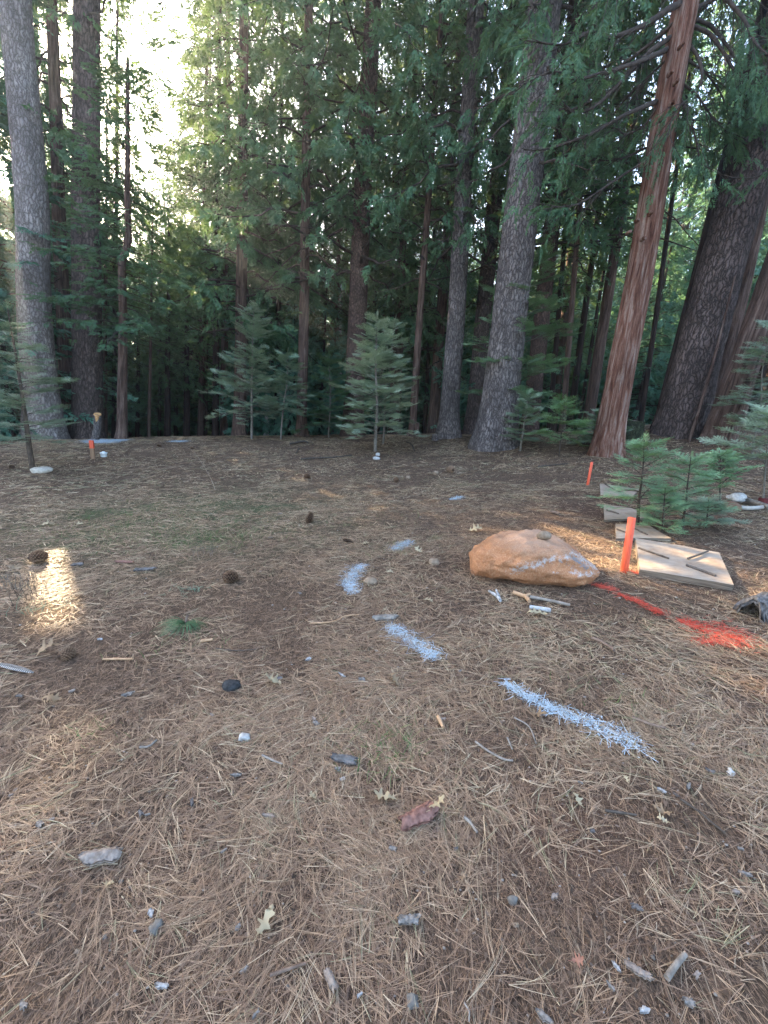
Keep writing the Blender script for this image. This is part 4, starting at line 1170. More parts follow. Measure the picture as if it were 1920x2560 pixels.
def boulder():
    import bmesh
    c = G(1352, 1462)
    bm = bmesh.new(); bmesh.ops.create_icosphere(bm, subdivisions=6, radius=1.0)
    V = np.array([v.co[:] for v in bm.verts]); F = np.array([[v.index for v in f.verts] for f in bm.faces]); bm.free()
    x, y, z = V.T
    W, D, Ht = 0.575, 0.40, 0.37
    # profile seen from the front: dome leaning left, long slope down to the right, undercut lower edge
    prof_x = np.array([-1, -0.96, -0.85, -0.6, -0.3, -0.05, 0.15, 0.35, 0.6, 0.85, 1.0])
    prof_h = np.array([0.08, 0.22, 0.42, 0.74, 0.96, 1.0, 0.98, 0.90, 0.66, 0.42, 0.20])
    s = np.sqrt(np.clip(1 - x * x, 0, 1))
    dome = np.interp(x, prof_x, prof_h)
    zt = np.where(z > 0, (np.abs(z) / (s + 1e-6)) ** 0.8, 0)
    Z = np.where(z > 0, dome * Ht * np.clip(zt, 0, 1) * 0.86 + 0.10, 0.10 + 0.17 * (z / (s + 1e-3)))
    rr = np.abs(y) / (s + 1e-6)
    Y = np.sign(y) * (rr ** 0.75) * D * (s ** 0.55)
    shrink = np.where(z < 0, 1 - 0.42 * (np.abs(z) / (s + 1e-3)), 1)
    X = np.sign(x) * np.abs(x) ** 0.95 * W * np.where(z < 0, 1 - 0.12 * np.abs(z), 1)
    Y = Y * shrink
    Vn = np.stack([X, Y, Z], 1)
    nv = V
    dd = 0.034 * fbm(nv[:, 0] * 2.2, nv[:, 1] * 2.2, nv[:, 2] * 2.2, 61, 5) - 0.012 * np.abs(fbm(nv[:, 0] * 3.1, nv[:, 1] * 3.1, nv[:, 2] * 3.1, 65, 3)) + 0.009 * fbm(nv[:, 0] * 14, nv[:, 1] * 14, nv[:, 2] * 14, 62, 3)
    # a flatter facet and a ledge running across the front
    ledge = np.exp(-((Vn[:, 2] - (0.20 - 0.10 * Vn[:, 0])) / 0.035) ** 2) * (y < 0)
    Vn += nv * dd[:, None]; Vn[:, 1] -= 0.025 * ledge
    Vn[:, 2] += 0.03 * (Vn[:, 0] < 9) - 0.02
    m, nt, nd, lk, b = mat_new('orange_granite')
    v = coords(nd, lk)
    g = tex_noise(nd, lk, v, 75, 8, 0.9); bg = tex_noise(nd, lk, v, 4, 4); md = tex_noise(nd, lk, v, 30, 8, 0.85)
    r1 = ramp(nd, [(0.3, (0.15, 0.062, 0.03)), (0.44, (0.32, 0.14, 0.065)), (0.56, (0.43, 0.23, 0.125)), (0.68, (0.52, 0.39, 0.28))]); lk.new(g.outputs[0], r1.inputs[0])
    r2 = ramp(nd, [(0.35, (0.75, 0.7, 0.65)), (0.65, (1.2, 1.15, 1.1))]); lk.new(bg.outputs[0], r2.inputs[0])
    c1 = mixrgb(nd, lk, r1.outputs[0], r2.outputs[0], 0.9, 'MULTIPLY')
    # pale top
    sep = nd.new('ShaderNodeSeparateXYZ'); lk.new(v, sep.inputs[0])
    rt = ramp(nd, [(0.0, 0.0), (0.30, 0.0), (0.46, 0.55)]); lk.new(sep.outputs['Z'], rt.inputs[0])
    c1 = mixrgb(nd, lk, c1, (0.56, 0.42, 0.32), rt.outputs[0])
    # worn white paint and grey lichen, stored on the stone's own vertices
    for nm, col in (('paint', (0.50, 0.48, 0.46)), ('lichen', (0.15, 0.17, 0.19))):
        at = attr(nd, nm); ad = nd.new('ShaderNodeMath'); ad.operation = 'MULTIPLY_ADD'
        lk.new(md.outputs[0], ad.inputs[0]); ad.inputs[1].default_value = 1.6; lk.new(at.outputs['Fac'], ad.inputs[2]); md_ = md
        rp = ramp(nd, [(0.0, 0.0), (0.535, 0.0), (0.62, 0.85)])
        hf = nd.new('ShaderNodeMath'); hf.operation = 'MULTIPLY'; hf.inputs[1].default_value = 0.5; lk.new(ad.outputs[0], hf.inputs[0]); lk.new(hf.outputs[0], rp.inputs[0])
        c1 = mixrgb(nd, lk, c1, col, rp.outputs[0])
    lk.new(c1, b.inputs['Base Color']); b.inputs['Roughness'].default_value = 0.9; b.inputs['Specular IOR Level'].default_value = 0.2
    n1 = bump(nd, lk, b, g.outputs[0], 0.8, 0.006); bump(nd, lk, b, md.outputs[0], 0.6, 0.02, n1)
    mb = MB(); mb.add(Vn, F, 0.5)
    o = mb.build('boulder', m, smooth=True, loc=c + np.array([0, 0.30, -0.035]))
    off = np.array(o.location)
    Q = np.array([proj(v_ + off)[:2] for v_ in Vn])
    def seg(pl, wd):
        best = np.full(len(Q), 9.0)
        for (p, q) in zip(pl[:-1], pl[1:]):
            p, q = np.array(p), np.array(q); u = np.clip(((Q - p) @ (q - p)) / ((q - p) @ (q - p)), 0, 1)
            best = np.minimum(best, np.linalg.norm(Q - (p + u[:, None] * (q - p)), axis=1) / wd)
        return np.clip(1 - best, 0, 1)
    fr = (Vn[:, 1] < 0.12)
    pa = np.maximum.reduce([seg([cq(215, 735), cq(330, 705), cq(460, 665), cq(560, 660)], 24), seg([cq(560, 640), cq(640, 680), cq(700, 710)], 34), seg([cq(450, 745), cq(480, 745)], 10), seg([cq(560, 740), cq(610, 755), cq(680, 750)], 20), 0.5 * seg([cq(330, 560), cq(470, 600)], 18)]) * fr
    li = np.maximum.reduce([seg([cq(555, 650), cq(620, 700), cq(640, 720)], 17), 0.7 * seg([cq(480, 680), cq(600, 720)], 8)]) * fr
    for nm, ar in (('paint', pa * 0.38), ('lichen', li * 0.42)):
        at = o.data.attributes.new(nm, 'FLOAT', 'POINT'); at.data.foreach_set('value', ar.astype(np.float32))
    tag(o, 'large orange granite boulder streaked with white paint near the boards', 'boulder')
    return o
bo = boulder()
# small stone lying on the boulder
def stone_on(pt, w, h, label):
    import bmesh
    bm = bmesh.new(); bmesh.ops.create_icosphere(bm, subdivisions=2, radius=1.0)
    V = np.array([v.co[:] for v in bm.verts]); F = np.array([[v.index for v in f.verts] for f in bm.faces]); bm.free()
    V = V * (1 + 0.25 * noise(V[:, 0] * 1.4 + 5, V[:, 1] * 1.4, V[:, 2] * 1.4, 9))[:, None] * [w / 2, w / 3, h / 2]
    mb = MB(); mb.add(V, F, 0.4)
    tag(mb.build('stone', st_tan, loc=pt), label, 'stone')
Vb = np.array([v.co[:] for v in bo.data.vertices]) + np.array(bo.location)
pb_ = np.array([proj(v) for v in Vb]); kk = np.where(np.abs(pb_[:, 0] - 1358) < 8)[0]; kk = kk[np.argmax(Vb[kk, 2])]
stone_on(Vb[kk] + [0, -0.03, 0.03], 0.135, 0.085, 'small angular tan stone resting on top of the orange boulder')

stone('rock', 'brown boulder half sunk on the crest left of the centre fir', 800, 1085, 62, 30, st_brown, 3, 'boulder', 0.7)
stone('stone', 'small tan stone right of the curved white dash', 925, 1462, 34, 15, st_tan, 4, sub=2)
stone('stone', 'pale tan half buried stone behind the white dashes', 1086, 1412, 30, 20, st_tan, 5, sub=2, sink=0.8)
stone('stone', 'jet black charred lump on bare soil at left centre', 573, 1731, 44, 22, st_black, 6, 'charred lump')
stone('stone', 'bright white chip of quartz in needles, left centre', 608, 1855, 24, 18, st_white, 7, sub=2, rough=0.7)
stone('stone', 'bright white chip near the right edge', 1830, 1940, 20, 14, st_white, 8, sub=2, rough=0.7)
stone('stone', 'grey rounded stone at lower left below the curled bark', 386, 2334, 32, 24, st_grey, 9, rough=0.5, sink=0.6)
stone('stone', 'pale flat stone lying against the left fir stem', 92, 1183, 46, 14, simple_mat('pale_tan_stone', [(0.3, (0.35, 0.3, 0.24)), (0.7, (0.55, 0.5, 0.43))], 20), 10)
stone('stone', 'grey stone with brown cap at the bottom centre', 1032, 2520, 30, 22, st_grey, 11, rough=0.5, sink=0.6)
stone('stone', 'greenish grey angular stone at lower right of centre', 1281, 2262, 22, 18, st_grey, 12, sub=2, rough=0.5)
for q, (px, py, w, lab) in enumerate(((818, 1145, 16, 'tiny'), (940, 1150, 20, 'flat white stone in front of the centre fir stem'), (944, 1140, 12, 'smaller whitish stone behind the flat white one at the centre fir'), (1090, 1185, 14, 'small cream stone at mid distance right of the centre fir'), (1020, 1197, 12, 'small cream stone at mid distance left of another'))):
    if q: stone('stone', lab, px, py, w, 8, st_white if q < 3 else st_tan, 20 + q, sub=2)

# ------------------------------------------------------------------ stakes
def paint_mat(name, col, rough=0.6):
    m, nt, nd, lk, b = mat_new(name); v = coords(nd, lk, (1, 1, 0.2)); n = tex_noise(nd, lk, v, 60, 4)
    r = ramp(nd, [(0.3, tuple(c * 0.8 for c in col)), (0.7, tuple(min(1, c * 1.1) for c in col))]); lk.new(n.outputs[0], r.inputs[0]); lk.new(r.outputs[0], b.inputs['Base Color'])
    b.inputs['Roughness'].default_value = rough; bump(nd, lk, b, n.outputs[0], 0.5, 0.002); return m
orange = paint_mat('fluorescent_orange_paint', (0.72, 0.095, 0.035))
wood_raw = simple_mat('weathered_lath', [(0.3, (0.16, 0.09, 0.055)), (0.7, (0.28, 0.17, 0.10))], 18, stretch=(1, 1, 0.1))

def bevel_box(w, d, h, z0, mb, tip=0.0, b=0.003):
    z1 = z0 + h
    def ring(z, i): 
        x, y = w / 2 - i, d / 2 - i; e = b
        return [(-x + e, -y, z), (x - e, -y, z), (x, -y + e, z), (x, y - e, z), (x - e, y, z), (-x + e, y, z), (-x, y - e, z), (-x, -y + e, z)]
    V = ring(z0, tip) + ring(z0 + (0.08 if tip else b), 0) + ring(z1 - b, 0) + ring(z1, b)
    F = [(i + 8 * k, (i + 1) % 8 + 8 * k, (i + 1) % 8 + 8 * (k + 1), i + 8 * (k + 1)) for k in range(3) for i in range(8)]
    mb.add(V, F); mb.add(V[:8], [tuple(range(7, -1, -1))]); mb.add(V[24:], [tuple(range(8))])

def stake(label, bpx, tpx, wpx, rot, upper=None, dd=1.0):
    b = G(*bpx); t = P3(tpx[0], tpx[1], b[1] + 0.0); L = np.linalg.norm(t - b); _, _, zd = proj(b)
    w = wpx * zd / FPX
    o = empty('survey_stake', b, label, 'stake')
    o.rotation_mode = 'QUATERNION'; o.rotation_quaternion = lean_matrix(b, t) @ Matrix.Rotation(rot, 3, 'Z').to_quaternion()
    mb = MB()
    if upper is None:
        bevel_box(w, w * dd, L + 0.12, -0.12, mb, w * 0.3); mb.build('painted_shaft', orange, o)
    else:
        bevel_box(w * 0.94, w * dd * 0.94, L * (1 - upper) + 0.12, -0.12, mb); mb.build('bare_shaft', wood_raw, o)
        mb = MB(); bevel_box(w, w * dd, L * upper, L * (1 - upper), mb); mb.build('painted_top', orange, o)
stake('tall orange painted stake standing between the boulder and nearest board', (1560, 1430), (1580, 1294), 10.5, R(28), dd=1.4)
stake('thin far orange stake left of the farthest board', (1469, 1213), (1480, 1155), 5.5, R(30), dd=0.8)
stake('brown stake with orange top beside the white cap at far left', (233, 1147), (228, 1101), 8.5, R(20), 0.42)

# ------------------------------------------------------------------ boards
def ply_mat():
    m, nt, nd, lk, b = mat_new('pale_plywood'); v = coords(nd, lk)
    g = tex_noise(nd, lk, coords(nd, lk, (2, 22, 1)), 3, 5, 0.6); s = tex_noise(nd, lk, v, 5, 5, 0.7); f = tex_noise(nd, lk, v, 60, 3)
    r1 = ramp(nd, [(0.3, (0.27, 0.205, 0.15)), (0.7, (0.38, 0.31, 0.245))]); lk.new(g.outputs[0], r1.inputs[0])
    r2 = ramp(nd, [(0.42, 0.0), (0.66, 0.85)]); lk.new(s.outputs[0], r2.inputs[0])
    c = mixrgb(nd, lk, r1.outputs[0], (0.22, 0.145, 0.095), r2.outputs[0])
    r3 = ramp(nd, [(0.62, 0.0), (0.72, 0.6)]); lk.new(f.outputs[0], r3.inputs[0]); c = mixrgb(nd, lk, c, (0.18, 0.12, 0.08), r3.outputs[0])
    lk.new(c, b.inputs['Base Color']); b.inputs['Roughness'].default_value = 0.85; bump(nd, lk, b, g.outputs[0], 0.4, 0.003); return m
ply = ply_mat()
edge = simple_mat('plywood_edge', [(0.35, (0.10, 0.07, 0.05)), (0.65, (0.26, 0.20, 0.145))], 60, 3, stretch=(0.05, 0.05, 1.5))
stick_mat = simple_mat('dark_stick', [(0.3, (0.05, 0.038, 0.03)), (0.7, (0.16, 0.125, 0.10))], 30)
rust = simple_mat('dull_rebar', [(0.3, (0.06, 0.05, 0.045)), (0.7, (0.15, 0.125, 0.11))], 50)

def board(label, quad, th, sticks, seed):
    up = th + 0.02
    P = [G(px, py, up) for px, py in quad]
    c = np.mean(P, 0); z = np.mean([p[2] for p in P])
    n_ = 9
    A, B, Cc, D = [np.array([p[0], p[1], p[2]]) for p in P]
    t = empty('board', (c[0], c[1], z - th), label, 'board')
    u = np.linspace(0, 1, n_)
    U, W = np.meshgrid(u, u, indexing='ij')
    top = (A[None, None] * ((1 - U) * (1 - W))[..., None] + B * (U * (1 - W))[..., None] + Cc * (U * W)[..., None] + D * ((1 - U) * W)[..., None])
    top = top + np.array([1, 1, 0]) * (0.004 * noise(U * 7, W * 7, seed, seed))[..., None]
    top[..., 2] += 0.006 * noise(U * 2.2, W * 2.2, seed, seed)
    off = np.array([c[0], c[1], z - th])
    V = top.reshape(-1, 3) - off
    i = np.arange(n_ - 1)[:, None] * n_; j = np.arange(n_ - 1)[None]
    f = np.stack([i + j, i + j + 1, i + n_ + j + 1, i + n_ + j], -1).reshape(-1, 4)
    a = (V[f[0]]); nz = np.cross(a[1] - a[0], a[2] - a[0])[2]
    if nz < 0: f = f[:, ::-1]
    mb = MB(); mb.add(V, f, 0.5); mb.build('top_face', ply, t)
    idx = list(range(n_)) + [n_ * k + n_ - 1 for k in range(1, n_)] + [n_ * (n_ - 1) + k for k in range(n_ - 2, -1, -1)] + [n_ * k for k in range(n_ - 2, 0, -1)]
    rim = V[idx]; m_ = len(rim); low = rim.copy(); low[:, 2] -= th + 0.015; low[:, :2] *= 1.002
    mb = MB(); mb.add(np.vstack([rim, low]), [(k, (k + 1) % m_, (k + 1) % m_ + m_, k + m_) for k in range(m_)], 0.5)
    mb.build('edge', edge, t)
    for k, (lab, p0, p1, dpx, mt) in enumerate(sticks):
        q0, q1 = G(*p0, up + 0.012), G(*p1, up + 0.012); _, _, zd = proj(q0)
        r0 = dpx / 2 * zd / FPX
        ln = np.linalg.norm(q1 - q0); n2 = 40 if mt is rust else 8
        tt = np.linspace(0, 1, n2)
        pts = q0 + (q1 - q0) * tt[:, None] + np.stack([0.004 * noise(tt * 3, k, 0, seed), 0 * tt, 0 * tt], 1)
        pts[:, 2] = pts[:, 2].max() * 0 + np.interp(tt, [0, 1], [q0[2], q1[2]])
        rr = np.full(n2, r0) if mt is not rust else r0 * (1 + 0.14 * (np.arange(n2) % 2))
        if mt is not rust: rr = rr * (1 - 0.25 * tt)
        mb = MB(); tube(mb, pts - q0, rr, 8)
        tag(mb.build('metal_bar' if mt is rust else 'stick', mt, smooth=False, loc=q0), lab, 'bar' if mt is rust else 'stick')
def cq(x, y): return (1180 + x / 2.242, 1100 + y / 2.242)
board('nearest pale plywood board with three dark bars, right of the orange stake', [cq(915, 551), cq(1387, 628), cq(1467, 814), cq(942, 726)], 0.045,
      [('pointed dark bar at the left of the nearest board', cq(935, 605), cq(1105, 663), 5.5, stick_mat), ('short dark bar at the far right of the nearest board', cq(1212, 664), cq(1325, 622), 5.5, stick_mat), ('ribbed grey bar at the front right of the nearest board', cq(1203, 700), cq(1363, 760), 6.0, rust)], 1)
board('second nearest board, mostly hidden behind the thicket', [cq(806, 468), cq(985, 474), cq(1118, 550), cq(808, 552)], 0.02,
      [('dark stick on the second nearest board behind the orange stake', cq(812, 498), cq(866, 518), 4, stick_mat), ('longer dark stick on the second nearest board, half under the fir', cq(900, 490), cq(985, 530), 4, stick_mat)], 2)
board('third board behind the thicket, its left half showing', [cq(738, 363), cq(880, 378), cq(1014, 436), cq(742, 448)], 0.015,
      [('dark stick on the third board, left of the fir', cq(755, 392), cq(822, 412), 4, stick_mat)], 3)
board('farthest pale board beside the thin orange stake', [cq(717, 244), cq(936, 274), cq(900, 318), cq(721, 308)], 0.02,
      [('thin dark stick at the left of the farthest board', cq(745, 246), cq(797, 277), 2.6, stick_mat), ('thin dark stick at the right of the farthest board', cq(855, 284), cq(925, 273), 2.6, stick_mat)], 4)

# ------------------------------------------------------------------ sticks and wood pieces
wood_grey = simple_mat('grey_weathered_wood', [(0.3, (0.11, 0.092, 0.078)), (0.7, (0.30, 0.26, 0.22))], 25, stretch=(1, 1, 1))
wood_white = simple_mat('paint_spattered_wood', [(0.35, (0.16, 0.15, 0.14)), (0.6, (0.45, 0.45, 0.45))], 30)
wood_tan = simple_mat('tan_peeled_wood', [(0.3, (0.30, 0.17, 0.09)), (0.7, (0.50, 0.32, 0.19))], 25)
bark_br = simple_mat('brown_stick_bark', [(0.3, (0.09, 0.058, 0.042)), (0.7, (0.23, 0.16, 0.12))], 30)
dark_tw = simple_mat('dark_twig_bark', [(0.3, (0.03, 0.024, 0.02)), (0.7, (0.10, 0.08, 0.065))], 30)
def stick(label, pts, dpx, mat, up=0.01, name='stick', cat='stick', group=None, forks=(), wob=0.12, taper=0.8):
    P = np.array([G(px, py, up) for px, py in pts]); _, _, zd = proj(P[0]); r0 = dpx / 2 * zd / FPX
    P[:, 2] += r0
    mb = MB(); n = max(6, len(P) * 4)
    tube(mb, spline(P - P[0], n) if len(P) > 1 else P - P[0], np.linspace(r0, r0 * taper, n), 8, wob=wob, seed=int(pts[0][0]))
    o = mb.build(name, mat, smooth=True, loc=P[0]); tag(o, label, cat, group)
    for fk in forks:
        Q = np.array([G(px, py, up) for px, py in fk]); Q[:, 2] += r0 * 1.1
        m2 = MB(); tube(m2, Q - P[0], np.linspace(r0 * 0.8, r0 * 0.6, len(Q)), 8, wob=wob, seed=2); m2.build('fork', mat, o, True)
    return o
stick('white painted forked stick end left of the bundle before the boulder', [cq(158, 908), cq(133, 880), cq(95, 855)], 9, wood_white, forks=[[cq(150, 888), cq(134, 850)]])
stick('tan peeled forked branch piece in front of the boulder', [cq(230, 865), cq(268, 878), cq(300, 890), cq(318, 915)], 11, wood_tan, forks=[[cq(296, 886), cq(322, 876)]], up=0.02)
stick('grey straight stick lying from the forked branch, before the boulder', [cq(322, 888), cq(430, 908), cq(548, 934)], 9, wood_grey, up=0.015)
stick('short thick silvery stick piece with cut end beside a dry leaf', [cq(320, 946), cq(380, 956), cq(440, 966)], 11, wood_white, taper=1.0)
stick('short brown stick with light cut end in front of the boards', [(1478, 1598), (1510, 1612), (1534, 1630)], 9, bark_br)
stick('slim reddish stick beside the end of the long white dash', [(1580, 1797), (1620, 1812), (1662, 1823)], 8, bark_br)
stick('dark straight twig lying level at lower right', [(1512, 2028), (1550, 2034), (1590, 2040)], 7, dark_tw)
stick('long dark bent twig at the lower right edge', [(1700, 2000), (1745, 2030), (1780, 2060), (1812, 2085)], 6, dark_tw)
stick('grey curved twig below the long white dash', [(1285, 1795), (1322, 1818), (1340, 1860)], 4, wood_grey)
stick('grey twig with blue grey bark end at right of centre', [(1188, 1856), (1220, 1880), (1258, 1900), (1282, 1904)], 6, wood_grey)
stick('short dark grey twig tip near centre right', [(1268, 1846), (1280, 1875)], 5, wood_grey)
stick('pale broken stick stub standing out in the middle', [(1095, 1795), (1107, 1822)], 10, wood_tan)
stick('pale straight stick between the two left pine cones', [(258, 1650), (300, 1650), (332, 1650)], 6, wood_tan)
stick('cream short stick right of the green needle tuft', [(502, 1606), (532, 1602)], 8, wood_tan)
stick('long thin grey twig right of the green needle tuft', [(540, 1622), (590, 1628), (640, 1624)], 3, dark_tw)
stick('grey curved twig above the grey stick at lower left', [(350, 1870), (372, 1868), (392, 1852)], 6, wood_grey)
stick('curved bare twig left of the grey wood chip at centre', [(775, 1560), (830, 1556), (862, 1542), (897, 1538)], 4, wood_tan)
stick('grey slim stick at left centre below the quartz chip', [(655, 1890), (680, 1902), (706, 1912)], 6, wood_grey)
stick('brown stick lying in the needles at bottom centre', [(675, 2440), (720, 2425), (765, 2410)], 9, bark_br)
stick('thick mottled stick with white end at lower right', [(1665, 2450), (1690, 2415), (1712, 2390)], 15, wood_grey)
stick('grey splinter in the needles right of the bark slab', [(1160, 2045), (1175, 2060), (1192, 2084)], 8, wood_grey)
stick('small thin twig at the far bottom right of centre', [(1160, 2508), (1172, 2530), (1172, 2556)], 5, wood_grey)
stick('thin dark branch on the ground left of the centre fir', [(752, 1150), (785, 1147), (820, 1146), (880, 1140)], 4, dark_tw, forks=[[(740, 1135), (748, 1122)]])
stick('second thin dark branch in front of the brown boulder', [(725, 1112), (760, 1106), (772, 1110)], 5, dark_tw)
stick('arched dark branch in front of the broad grey pine', [(1200, 1113), (1228, 1108), (1245, 1096), (1262, 1096)], 5, dark_tw, up=0.03)
stick('thin curved twig standing right of the centre fir', [(1015, 1106), (1028, 1112), (1036, 1128)], 3, dark_tw, up=0.05)
stick('short dark stick piece in front of the boards', [(1378, 1283), (1398, 1288)], 8, bark_br)
stick('long thin dark stick left of the far boards', [(1345, 1168), (1420, 1160)], 3, dark_tw)
stick('pale log resting at the right edge among the debris', [cq(1525, 345), cq(1590, 365), cq(1659, 388)], 12, wood_grey, up=0.03, name='log', cat='log')
stick('second pale weathered log at the right edge, in front of the first', [cq(1500, 392), cq(1560, 395), cq(1625, 388)], 12, simple_mat('pale_weathered_wood', [(0.3, (0.3, 0.27, 0.24)), (0.7, (0.5, 0.46, 0.42))], 20), up=0.01, name='log', cat='log')
stone('stone', 'brown lump half wrapped in white film beside the logs at right', 1835, 1278, 46, 22, st_brown, 31)
stone('white_film', 'crumpled white plastic film over the brown lump near the logs', 1852, 1264, 40, 16, st_white, 32, 'plastic film', rough=0.5, sub=3, up=0.06)
mb = MB(); bevel_box(0.16, 0.12, 0.11, 0, mb); mb.build('dark_red_box', simple_mat('dark_red_plastic', [(0.3, (0.10, 0.02, 0.02)), (0.7, (0.16, 0.04, 0.04))], 10), loc=G(1912, 1262))
tag(bpy.data.objects['dark_red_box'], 'small dark red box cut off by the right edge beside the logs', 'box')

# thin string on the ground at left
P = [G(px, py, 0.006) for px, py in ((485, 1130), (500, 1150), (515, 1175), (528, 1198), (538, 1225))]
mb = MB(); tube(mb, spline(P, 20), 0.0028, 4); tag(mb.build('string', simple_mat('pale_string', [(0.3, (0.5, 0.42, 0.3)), (0.7, (0.6, 0.5, 0.4))])), 'taut thin pale string running over the floor at left', 'string')

# ------------------------------------------------------------------ cap, post, stumps
def lathe(mb, prof, n=24):
    pr = np.array(prof); a = np.linspace(0, 2 * np.pi, n, endpoint=False)
    V = np.stack([pr[:, :1] * np.cos(a), pr[:, :1] * np.sin(a), pr[:, 1:2] * np.ones(n)], -1).reshape(-1, 3)
    i = np.arange(len(pr) - 1)[:, None] * n; j = np.arange(n)[None]; k = (j + 1) % n
    mb.add(V, np.stack([i + j, i + k, i + n + k, i + n + j], -1).reshape(-1, 4), 0.5)
pvc = simple_mat('white_pvc', [(0.3, (0.62, 0.66, 0.68)), (0.7, (0.72, 0.76, 0.78))], 8, bstr=0.1, rough=0.5)
c = G(260, 1141)
o = empty('cleanout_cap', c, 'round white plastic pipe cap beside the orange topped stake', 'pipe cap')
mb = MB(); lathe(mb, [(0.075, -0.05), (0.075, 0.075), (0.085, 0.077), (0.085, 0.10), (0.08, 0.104), (0.0, 0.104)], 28); mb.build('pipe', pvc, o)
mb = MB(); lathe(mb, [(0.04, 0.104), (0.038, 0.128), (0.034, 0.132), (0.0, 0.132)], 8); mb.build('plug', pvc, o)

pb, pt = base_at(238, 13.6), P3(244, 1036, 13.6)
o = empty('cut_post', pb, 'leaning cut sapling stump with fresh orange wood at its top', 'stump')
L = pt - pb
mb = MB(); n = 12; tt = np.linspace(-0.05, 1, n)
pts = L * tt[:, None]; pts[:, 0] += 0.03 * np.sin(tt * 3)
tube(mb, pts, np.linspace(0.125, 0.10, n), 14, wob=0.08, seed=4); mb.build('trunk', M['pine_grey'], o, True)
mb = MB(); tube(mb, np.array([L * 0.985, L * 1.02 + [0, -0.01, 0]]), [0.112, 0.105], 14, wob=0.05); mb.build('cut_face', simple_mat('fresh_cut_wood', [(0.3, (0.42, 0.2, 0.08)), (0.7, (0.62, 0.36, 0.16))], 20), o)
mb = MB(); mb.add([(L * 0.97 + [-0.01, -0.118, 0]), (L * 0.97 + [0.105, -0.06, 0]), (L * 0.72 + [0.05, -0.122, 0])] , [(0, 2, 1)]); 
tube(mb, np.array([L * 0.98 + [0.05, -0.07, 0], L * 0.85 + [0.05, -0.075, 0], L * 0.70 + [0.045, -0.085, 0]]), [0.055, 0.05, 0.012], 8); mb.build('peeled_strip', bpy.data.materials['fresh_cut_wood'], o)

def stump(label, px, y, wpx, h, bark, seed, moss=False):
    b = base_at(px, y); _, _, zd = proj(b); r = wpx / 2 * zd / FPX
    o = empty('stump', b, label, 'stump')
    link('trunk', trunk_mesh('trunk', h, r, M[bark], seed, 40, 16, 'pine', None, 0.18, 0.95, 0.2), o)
    mb = MB(); a = np.linspace(0, 6.283, 32, endpoint=False)
    rr = r * 0.95 * (1 + 0.04 * noise(np.cos(a) * 4.5, np.sin(a) * 4.5, h * 2.2, seed))
    V = np.vstack([np.stack([rr * np.cos(a), rr * np.sin(a), np.full(32, h - 0.012)], 1), [[0, 0, h + 0.01]]])
    mb.add(V, [(i, (i + 1) % 32, 32) for i in range(32)]); mb.build('cut_face', simple_mat('old_cut_wood', [(0.3, (0.28, 0.22, 0.17)), (0.7, (0.5, 0.43, 0.35))], 12), o)
M['mossy'] = bark_plate('mossy_bark', (0.02, 0.022, 0.015), (0.05, 0.06, 0.035), (0.09, 0.10, 0.06), 9, 3)
stump('mossy dark tree stump with pale top, right of the red cedar', 1578, 12.0, 46, 0.46, 'mossy', 71)
stump('small cut stump at the right of the thin red brown cedar', 1040, 15.2, 12, 0.5, 'cedar', 72)
stump('low grey stump left foot of the flared pine', 1087, 14.2, 15, 0.22, 'pine_grey', 73)

# bark-covered root at the right edge of the frame
def bark_slab(name, label, px, py, wpx, hpx, rot, mat, seed, cat='bark', tilt=0.25, thick=0.3, group=None, up=0.015):
    c = G(px, py, up); _, _, zd = proj(c); w = wpx * zd / FPX; d = hpx * zd / FPX
    nu, nv_ = (9, 5) if name == 'bark_flake' else (18, 8)
    U, W = np.meshgrid(np.linspace(-1, 1, nu), np.linspace(-1, 1, nv_), indexing='ij')
    edge_ = 1 + (0.55 if name == 'bark_flake' else 0.3) * noise(U * 2.6, W * 2.6, seed, seed) + 0.16 * noise(U * 9, W * 7, seed, seed + 3)
    X = U * w / 2 * edge_; Y = W * d / 2 * edge_ * (1 - 0.3 * np.abs(U) ** 5)
    Z = thick * d * (1 - W ** 2) * 0.7 + 0.12 * d * noise(U * 5, W * 5, seed + 1, seed) + 0.05 * d * noise(U * 12, W * 9, seed + 1, seed) + 0.01
    top = np.stack([X, Y, Z], -1).reshape(-1, 3); bot = np.stack([X * 0.96, Y * 0.96, Z - 0.12 * d - 0.004], -1).reshape(-1, 3)
    i = np.arange(nu - 1)[:, None] * nv_; j = np.arange(nv_ - 1)[None]
    f = np.stack([i + j, i + nv_ + j, i + nv_ + j + 1, i + j + 1], -1).reshape(-1, 4)
    m = nu * nv_
    idx = [k * nv_ for k in range(nu)] + [(nu - 1) * nv_ + k for k in range(1, nv_)] + [k * nv_ + nv_ - 1 for k in range(nu - 2, -1, -1)] + list(range(nv_ - 2, 0, -1))
    side = [(idx[k], idx[(k + 1) % len(idx)], idx[(k + 1) % len(idx)] + m, idx[k] + m) for k in range(len(idx))]
    mb = MB(); mb.add(np.vstack([top, bot]), np.vstack([f, f[:, ::-1] + m, side]), random.random())
    o = mb.build(name, mat, smooth=False, loc=c)
    o.rotation_euler = (random.uniform(-0.1, 0.1), -tilt * 0.3, rot)
    return tag(o, label, cat, group)
bk_red = simple_mat('red_brown_bark', [(0.3, (0.13, 0.06, 0.045)), (0.7, (0.30, 0.16, 0.125))], 40, bdist=0.006)
bk_pale = simple_mat('pale_flaky_bark', [(0.3, (0.14, 0.105, 0.085)), (0.7, (0.34, 0.28, 0.235))], 40, bdist=0.006)
bk_blue = simple_mat('silvery_bark', [(0.35, (0.09, 0.078, 0.068)), (0.65, (0.28, 0.25, 0.225))], 50)
